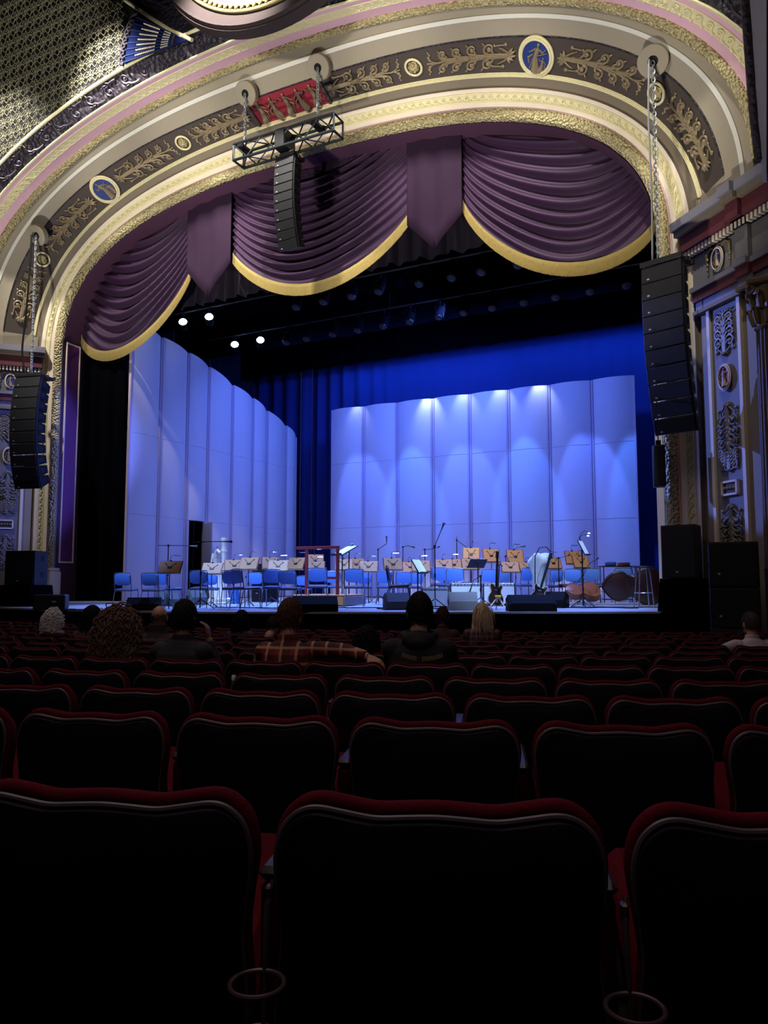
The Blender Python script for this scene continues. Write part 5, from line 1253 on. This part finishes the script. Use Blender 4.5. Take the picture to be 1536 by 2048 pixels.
tag(MB().at(fl(471, 20.6)).loft([[(.14*s_*math.cos(a), .10*s_*math.sin(a), z) for a in [2*PI*k/16 for k in range(16)]] for z, s_ in ((0, 1), (.2, 1.05), (.42, .7))]).build('instrument_bag', mat('blue_bag', srgb(40, 90, 160), .7)), 'small blue bag on the stage right of the harp base', 'bag')
# black keyboard cabinet
p = fl(529, 22.6); t = thing('keyboard_cabinet', 'black upright keyboard cabinet standing behind the left chairs', 'keyboard', p, R(-25))
MB().box((0, 0, .55), (.72, .45, 1.10), .015).box((0, -.32, .72), (.70, .25, .06), .01).build('case', M_BLKM, t); MB().box((0, -.33, .76), (.64, .18, .02), .004).build('keys', M_CHROME, t)
MB().box((0, -.235, .95), (.6, .012, .14), .004).build('music_desk', M_SPK, t); MB().box((.0, -.24, .25), (.10, .06, .03), .006).build('pedal', M_CHROME, t)
# microphone stands
def mic_stand(label, px, d, y_top, boom, rz, tripod=True, mic=True, r=.012):
    "boom: list of (dx, dz) metres from the pole top"
    d = clear_d(px, d, .20); z = z_at(y_top, d); t = thing('microphone_stand', label, 'microphone stand', fl(px, d), YAW+R(rz), 'microphone stands')
    MB().rod((0, 0, .03), (0, 0, z), r, 8).rod((0, 0, z*.5), (0, 0, z*.5+.08), r*1.7, 8).build('pole', M_BLKM, t)
    mb = MB()
    if tripod:
        for k in range(3): a = 2*PI*k/3+.4; mb.tube([(0, 0, .22), (.30*math.cos(a), .30*math.sin(a), .012)], .010, 6)
    else: mb.lathe([(.14, 0), (.14, .02), (.05, .035), (.02, .05)], 20)
    mb.build('base', M_BLKM, t)
    if boom:
        mb = MB().tube([(dx, 0, z+dz) for dx, dz in boom], .009, 6).box((0, 0, z), (.05, .05, .05), .01); b = mb.build('boom', M_BLKM, t)
        if mic:
            e = Vector((boom[-1][0], 0, z+boom[-1][1])); dirn = (Vector((boom[-1][0]-boom[-2][0], 0, boom[-1][1]-boom[-2][1]))).normalized()
            MB().rod(e, e+dirn*.13, .012, 8, .020).ell(e+dirn*.15, .030, 12, 8).build('microphone', mat('mic_grille', srgb(60, 64, 70), .4, .5), t)
    elif mic: MB().rod((0, 0, z), (0, 0, z+.12), .014, 8, .02).ell((0, 0, z+.14), .028, 12, 8).build('microphone', M_BLKM, t)
    return t
mic_stand('microphone stand with long level boom, leftmost on the stage', 335, 17.0, 1091, [(-.24, .0), (0, 0), (.30, 0), (.50, -.01)], 0)
mic_stand('microphone stand with level boom left of the harp', 401, 17.0, 1084, [(-.14, 0), (0, 0), (.34, .01), (.48, .01)], 0)
mic_stand('tall vocal microphone stand with raised boom in front of the grey amplifier', 870, 16.6, 1092, [(-.04, -.06), (0, 0), (.14, .34)], 0)
mic_stand('small microphone stand with raised boom right of the bright score stand', 756, 21.5, 1099, [(0, 0), (.24, .16), (.24, .20)], 0)
mic_stand('small microphone stand behind the charcoal chair', 806, 21.5, 1094, [(-.04, 0), (0, 0), (.14, .04), (.18, .03)], 0)
mic_stand('small microphone stand left of the tall vocal microphone', 850, 20.5, 1099, [(-.06, 0), (0, 0), (.18, .01), (.24, .03)], 0)
mic_stand('microphone stand with boom slanting down at the back centre', 914, 22.6, 1080, [(0, .10), (0, 0), (.30, -.22), (.36, -.26)], 0)
mic_stand('microphone stand with long boom reaching right of the guitar head', 1012, 21.6, 1112, [(-.06, -.05), (0, 0), (.35, .26), (.42, .27)], 0)
mic_stand('slim microphone stand between white cloth and amber bass', 1118, 20.0, 1116, [(-.08, -.01), (0, 0), (.10, .03)], 0)
mic_stand('short microphone stand with slanted arm aimed at the guitar amplifiers', 961, 17.8, 1152, [(0, 0), (-.16, -.10), (-.20, -.22)], 0)
mic_stand('slanted microphone stand standing over the amber bass', 1166, 18.2, 1150, [(-.16, -.22), (0, 0), (.16, .26), (.22, .30)], 0)
# floor monitors
M_MON = mat('monitor_black', srgb(12, 13, 16), .85, vary=.15, spec=.12)
def wedge(label, px, d, w, h, rz, m, dep=.42, front='grille'):
    t = thing('floor_monitor', label, 'floor monitor', fl(px, d), YAW+R(rz), 'floor monitors'); pr = [(-dep/2, 0), (-dep/2, h*.42), (-dep*.02, h), (dep*.5, h*.72), (dep*.5, 0)]
    MB().prism([(y, z) for y, z in pr], -w/2, w/2, 'x', .0).build('body', m, t, .3)
    a = Vector((0, -dep/2, h*.42)); b = Vector((0, -dep*.02, h)); n = Vector((0, -(b-a).z, (b-a).y)).normalized()
    MB().add([tuple(q+n*o+Vector((sx*w*.46, 0, 0))) for q in (a.lerp(b, .06), a.lerp(b, .94)) for sx in (-1, 1) for o in (0, .012)], [(0, 1, 3, 2), (4, 6, 7, 5), (0, 4, 5, 1), (2, 3, 7, 6), (0, 2, 6, 4), (1, 5, 7, 3)]).build('grille', m, t, .3)
    MB().box((w/2+.004, .04, h*.45), (.012, .16, .10), .004).box((-w/2-.004, .04, h*.45), (.012, .16, .10), .004).build('handle', M_BLKM, t)
    MB().box((-w*.35, -dep*.3, -.0), (.04, .1, .02)).box((w*.35, -dep*.3, 0), (.04, .1, .02)).build('foot', M_BLKM, t); return t
wedge('black floor monitor at the left front edge of the stage', 290, 15.8, .66, .26, 8, M_MON)
wedge('grey floor monitor behind the black one at stage left', 336, 18.6, .46, .34, 30, M_GREYM)
wedge('pale floor monitor tipped beside the chairs left of the harp', 393, 19.6, .42, .40, 38, M_GREYM)
wedge('black floor monitor in front of the conductor podium', 630, 15.2, .86, .30, 10, M_MON, .5)
wedge('grey floor monitor right of the podium', 793, 16.2, .50, .35, 12, M_GREYM)
wedge('pale grey floor monitor at stage centre below the vocal microphone', 925, 15.9, .58, .37, 0, mat('pale_monitor', srgb(136, 138, 128), .8))
wedge('wide black floor monitor right of the electric guitar', 1061, 15.4, .92, .32, 0, M_MON, .5)
wedge('dark floor monitor lying behind the wide black one', 1110, 17.4, .50, .36, -30, M_MON)
t = thing('floor_amplifier', 'black powered box with silver badge beside the left speaker stand', 'amplifier', fl(104, 16.2), YAW+R(10))
MB().box((0, 0, .16), (.62, .40, .30), .02).build('cabinet', M_SPK, t); MB().box((.10, -.205, .16), (.30, .012, .22), .004).build('grille', M_GRILL, t); MB().box((.1, -.213, .17), (.08, .006, .03)).build('badge', M_LED, t); MB().box((-.25, 0, .01), (.05, .3, .03)).box((.25, 0, .01), (.05, .3, .03)).build('foot', M_BLKM, t)
# guitar amplifiers
def amp(label, px, d, w, h, rz, cloth_m, tilt=0):
    t = thing('guitar_amplifier', label, 'amplifier', fl(px, d), 0, 'guitar amplifiers'); t.rotation_euler = (R(tilt), 0, YAW+R(rz))
    MB().box((0, 0, h/2), (w, .28, h), .02).build('cabinet', M_SPK, t); MB().box((0, -.142, h*.44), (w*.93, .012, h*.78), .006).build('grille', cloth_m, t)
    MB().box((0, -.142, h*.91), (w*.93, .014, h*.10), .004).build('control_panel', M_CHROME, t)
    mb = MB()
    for k in range(8): mb.at((-w*.36+w*.72*k/7, -.155, h*.91), (PI/2, 0, 0)).lathe([(.012, -.012), (.010, .012)], 10)
    mb.build('knob', M_BLKM, t); t.children[-1]['kind'] = 'stuff'
    MB().tube([(-.12, 0, h), (-.08, 0, h+.04), (.08, 0, h+.04), (.12, 0, h)], .010, 6).build('handle', M_BLKM, t); return t
amp('grey guitar amplifier beside the tall vocal microphone', 869, 18.0, .62, .45, 4, M_AMPG)
amp('silver guitar amplifier leaning back behind the pale floor monitor', 932, 18.6, .76, .54, 0, M_AMPW, -14)
amp('silver guitar amplifier leaning back behind the electric guitar', 998, 18.6, .76, .54, -6, M_AMPW, -14)
# guitars
def guitar(label, px, d, zb, s, rz, tilt, lean, body_m, solid=True):
    t = thing('electric_guitar', label, 'guitar', fl(px, d, zb)); t.rotation_euler = (R(lean), R(tilt), YAW+R(rz)); t.scale = (s, s, s)
    O = [(0, 0), (.10, .01), (.165, .07), (.18, .15), (.15, .23), (.115, .29), (.125, .36), (.145, .41), (.12, .455), (.085, .44), (.06, .40), (.03, .405), (-.03, .41), (-.06, .44), (-.11, .465), (-.145, .42), (-.13, .36), (-.118, .29), (-.15, .23), (-.18, .15), (-.165, .07), (-.10, .01)]
    O = [tuple(q) for q in catmull(O+[O[0]], 4)][:-1]
    MB().prism(O, -.022, .022, 'y', .01).build('body', body_m, t)
    MB().tube([(x*1.0, -.016, z) for x, z in O], .006, 5, True).build('binding', M_CREAM2, t)
    MB().box((0, -.018, .72), (.05, .028, .64), .008).build('neck', M_BLKM, t); MB().box((0, -.01, 1.11), (.07, .02, .17), .008).build('headstock', M_BLKM, t)
    mb = MB()
    for k in range(3):
        for sx in (-1, 1): mb.ell((sx*.05, -.01, 1.06+.05*k), (.014, .008, .010), 8, 6)
    mb.build('tuning_peg', M_CHROME, t); mb = MB().box((0, -.03, .13), (.07, .012, .02)).box((0, -.028, .22), (.08, .012, .03)).box((0, -.028, .33), (.08, .012, .03)); mb.build('pickup', M_CHROME, t); return t
guitar('dark sunburst electric guitar upright on a yellow-headed stand', 990, 16.2, .08, .98, 18, 8, -10, mat('sunburst', srgb(52, 34, 28), .3, vary=.4))
p = fl(995, 16.1); t = thing('guitar_stand', 'guitar stand with pale tube legs and yellow cradle holding the dark guitar', 'stand', p, YAW)
MB().tube([(0, .0, .26), (-.22, -.10, .01)], .014, 6).build('leg', M_CREAM2, t); MB().tube([(.02, 0, .26), (.15, -.10, .01)], .014, 6).build('leg', M_CREAM2, t); MB().tube([(0, .02, .26), (.0, .24, .01)], .014, 6).build('leg', M_CREAM2, t)
MB().box((.0, -.06, .275), (.13, .07, .05), .012).build('cradle', mat('yellow_foam', srgb(200, 180, 60), .7), t); MB().rod((0, .05, .26), (.06, .12, .92), .012, 6).tube([(.02, .10, .90), (.06, .05, .94), (.12, .10, .90)], .012, 6).build('neck_rest', M_BLKM, t)
guitar('dark guitar leaning in front of the white cloth', 1071, 17.0, .06, 1.02, -30, 14, -12, mat('dark_guitar', srgb(24, 22, 26), .3))
tag(MB().at(fl(1079, 19.4, .0)).grid([[((.22+.03*math.sin(a*5+z*9))*math.cos(a)*k+.10*max(0, z-.9), (.16+.02*math.sin(a*4-z*7))*math.sin(a)*k, z+.05*math.sin(a*3+1)*k) for a in [2*PI*q/36 for q in range(36)]] for z, k in ((.42, .70), (.55, .80), (.70, .82), (.85, .90), (1.0, 1.10), (1.10, 1.28), (1.18, 1.22), (1.24, .95), (1.27, .5), (1.275, .1))], True).build('white_cloth', mat('white_cloth', srgb(160, 170, 172), .85, vary=.15, bump=.6, bscale=14)), 'bundled white cloth standing on the stage behind the dark guitar', 'cloth')
t = thing('gooseneck_lamp', 'black gooseneck lamp arching over the white cloth', 'lamp', fl(1092, 18.8), YAW)
MB().tube([(-.26, 0, .9), (-.25, 0, 1.20), (-.14, 0, 1.40), (.02, 0, 1.42), (.12, 0, 1.30), (.14, 0, 1.18)], .012, 6).build('neck', M_BLKM, t); MB().rod((-.26, 0, .02), (-.26, 0, .92), .012, 6).lathe([(.12, 0), (.12, .02), (.02, .03)], 16, (-.26, 0, 0)).build('pole', M_BLKM, t); MB().rod((.14, 0, 1.20), (.145, 0, 1.13), .02, 10, .035).build('shade', M_BLKM, t)
# double basses lying on their sides
def bass(label, px, d, z0, s, rz, roll, m, flip=1):
    t = thing('double_bass', label, 'double bass', fl(px, d, z0), 0, 'double basses'); t.rotation_euler = (R(roll), 0, YAW+R(rz)); t.scale = (s, s, s)
    O = [(-.56, 0), (-.55, .14), (-.49, .26), (-.38, .335), (-.24, .335), (-.13, .28), (-.06, .20), (0, .185), (.07, .205), (.12, .25), (.22, .27), (.34, .235), (.43, .16), (.50, .07), (.53, 0)]
    O = O+[(x, -y) for x, y in O[-2:0:-1]]; O = [tuple(q) for q in catmull(O+[O[0]], 3)][:-1]; O = [(x*flip, y+.335) for x, y in O]
    MB().prism(O, -.10, .10, 'y', .03).build('body', m, t)
    MB().tube([(x, -.10, z) for x, z in O], .010, 5, True).tube([(x, .10, z) for x, z in O], .010, 5, True).build('edging', m, t)
    f = flip
    MB().tube([(.52*f, .06, .335), (.9*f, .08, .335), (1.14*f, .09, .335)], [.035, .026, .024], 8).build('neck', M_BLKM, t)
    MB().tube([(1.14*f, .09, .335), (1.26*f, .08, .335), (1.31*f, .04, .335), (1.28*f, .0, .335)], [.03, .03, .04, .03], 8).build('scroll', m, t)
    MB().box((.28*f, .14, .335), (.78, .03, .06), .006).build('fingerboard', M_BLKM, t); MB().box((-.18*f, .15, .335), (.02, .08, .16), .006).build('bridge', M_WOODT, t)
    MB().rod((-.56*f, 0, .335), (-.74*f, 0, .335), .010, 6).build('endpin', M_CHROME, t); return t
bass('dark red double bass lying on its side at stage right, beside the stool', 1262, 19.6, .02, 1.34, -12, 6, M_BASSW, -1)
bass('amber double bass lying tilted in front of the right chairs', 1168, 19.4, .16, .82, 6, -50, M_BASSO, -1)
# stool
t = thing('bar_stool', 'tall dark round stool in front of the dark red bass', 'stool', fl(1287, 17.4), 0); zt = z_at(1132, 17.4)
MB().lathe([(.21, zt-.05), (.225, zt-.03), (.22, zt), (.0, zt+.005)], 24).build('seat', M_CHBLK, t)
for k in range(4): a = PI/4+k*PI/2+YAW; MB().rod((.15*math.cos(a), .15*math.sin(a), zt-.05), (.24*math.cos(a), .24*math.sin(a), .0), .013, 8).build('leg', M_CHROME, t)
MB().tube([(.20*math.cos(2*PI*k/28), .20*math.sin(2*PI*k/28), .33) for k in range(28)], .010, 6, True).build('foot_ring', M_CHROME, t)
t = thing('side_table', 'dark table holding a blue case and an amber wooden case at stage right', 'table', fl(1236, 22.2), YAW); zt = z_at(1133, 22.2)
MB().box((0, 0, zt), (1.0, .45, .03), .006).build('table_top', M_BLKM, t)
for sx in (-1, 1):
    for sy in (-1, 1): MB().rod((sx*.45, sy*.18, 0), (sx*.45, sy*.18, zt), .014, 6).build('leg', M_BLKM, t)
tag(MB().at(fl(1222, 22.2, zt+.015), (0, 0, YAW)).box((0, 0, .06), (.30, .16, .12), .03).build('instrument_case', mat('blue_case', srgb(40, 70, 140), .6)), 'small blue instrument case on the dark side table', 'case')
tag(MB().at(fl(1248, 22.2, zt+.015), (0, 0, YAW)).box((0, 0, .05), (.34, .16, .10), .02).build('instrument_case', M_BASSO), 'amber wooden instrument case on the dark side table', 'case')
# cables on the deck
rg = random.Random(3)
for i, (px, d0, ln) in enumerate(((500, 17.2, 1.6), (760, 17.0, 2.2), (835, 16.4, 1.8), (900, 16.6, 1.6), (1160, 17.2, 2.4), (1230, 17.6, 2.0), (140, 16.0, 1.4))):
    p = fl(px, d0); pts = [(p.x+ln*(k/9-.5)+rg.uniform(-.06, .06), p.y+rg.uniform(-.22, .22)+.4*(k/9-.5), .012) for k in range(10)]
    tag(MB().tube(catmull(pts, 5), .011, 5).build('stage_cable', M_BLKM), ['black cable on the deck right of the harp', 'black cable trailing right of the podium', 'black cable near the base of the vocal microphone', 'black cable behind the pale floor monitor', 'black cable below the amber bass', 'black cable in front of the dark red bass', 'black cable beside the left powered box'][i], 'cable')
# side speakers
def pa(label, px, d, z0, w, h, dep, rz):
    t = thing('pa_speaker', label, 'speaker', fl(px, d, z0), R(rz), 'side stage speakers')
    MB().loft([[(-w/2, -dep/2, z), (w/2, -dep/2, z), (w*.36, dep/2, z), (-w*.36, dep/2, z)] for z in (0, h)]).build('cabinet', M_SPK, t, .3)
    MB().box((0, -dep/2-.008, h/2), (w*.94, .016, h*.96), .006).build('grille', M_GRILL, t)
    for sx in (-1, 1):
        for z in (h*.30, h*.78): MB().at((sx*w*.435, 0, z), (0, 0, -sx*R(8))).box((0, 0, 0), (.012, .16, .14), .005).build('handle', M_BLKM, t)
    MB().box((-w*.05, -dep/2-.02, h*.12), (.05, .006, .03), .002).build('badge', M_LED, t); return t
def skirt_table(label, px, d, w, dep, h, rz):
    t = thing('skirted_platform', label, 'platform', fl(px, d), R(rz), 'skirted speaker platforms'); n = 240
    rows = []
    for z, k, a in ((h-.01, 1.0, .004), (h*.5, 1.05, .015), (.01, 1.12, .025)):
        r = []
        for i in range(n):
            u = i/n*4; sd = int(u); f = u-sd; c = [(-1, -1), (1, -1), (1, 1), (-1, 1), (-1, -1)]
            x = c[sd][0]+(c[sd+1][0]-c[sd][0])*f; y = c[sd][1]+(c[sd+1][1]-c[sd][1])*f; q = 1+a*math.sin(i*1.7)
            r.append((x*w/2*k*q, y*dep/2*k*q, z))
        rows.append(r)
    MB().grid(rows, True).build('skirt', M_BLKC, t, fix=False); MB().box((0, 0, h-.01), (w, dep, .02), .004).build('top', M_BLKC, t); return t
d = 14.6
skirt_table('black skirted platform under the right stage speaker', 1373, d+.3, .80, .62, z_at(1157, d), -12)
pa('black loudspeaker on the skirted platform at the right of the stage', 1370, d+.3, z_at(1157, d)+.002, .66, z_at(1049, d)-z_at(1157, d), .55, -14)
d = 18.4
skirt_table('black skirted platform under the left stage speaker', 50, d+.2, .95, .75, z_at(1170, d), 10)
pa('black loudspeaker on the skirted platform at the left of the stage', 56, d+.2, z_at(1170, d)+.002, .80, z_at(1102, d)-z_at(1170, d), .62, 14)
# subwoofer stack on the house floor at right
d = 12.9; q = fl(1467, d); fzq = floor_z(13.5)
hs = [-1.12, z_at(1254, d), z_at(1175, d), z_at(1085, d)]
lbl = ['bottom black subwoofer of the right stack, half hidden by the seats', 'middle black subwoofer of the right stack beside the stage edge', 'top black subwoofer of the right stack below the blue-lit pilaster']
for k in range(3):
    h = hs[k+1]-hs[k]-.004; t = thing('subwoofer', lbl[k], 'subwoofer', (q.x, q.y, hs[k]), YAW*.2, 'subwoofer stack at right'); w = .74
    MB().box((0, .0, h/2), (w, .74, h), .014).build('cabinet', M_SPK, t); MB().box((0, -.375, h/2), (w*.95, .014, h*.93), .006).build('grille', M_GRILL, t)
    MB().box((-w*.30, -.386, h*.30), (.035, .006, .035), .002).build('badge', M_LED, t)
    for sx in (-1, 1): MB().box((sx*(w/2+.008), 0, h*.5), (.02, .2, .10), .005).build('handle', M_BLKM, t)
p = fl(1532, 12.0); t = thing('subwoofer', 'dark subwoofer cut by the right edge of the photo', 'subwoofer', (p.x+.34, p.y, -1.12), 0)
MB().box((0, 0, .95), (.7, .7, 1.9), .015).build('cabinet', M_SPK, t); MB().box((0, -.36, .95), (.64, .014, 1.8), .006).build('grille', M_GRILL, t)
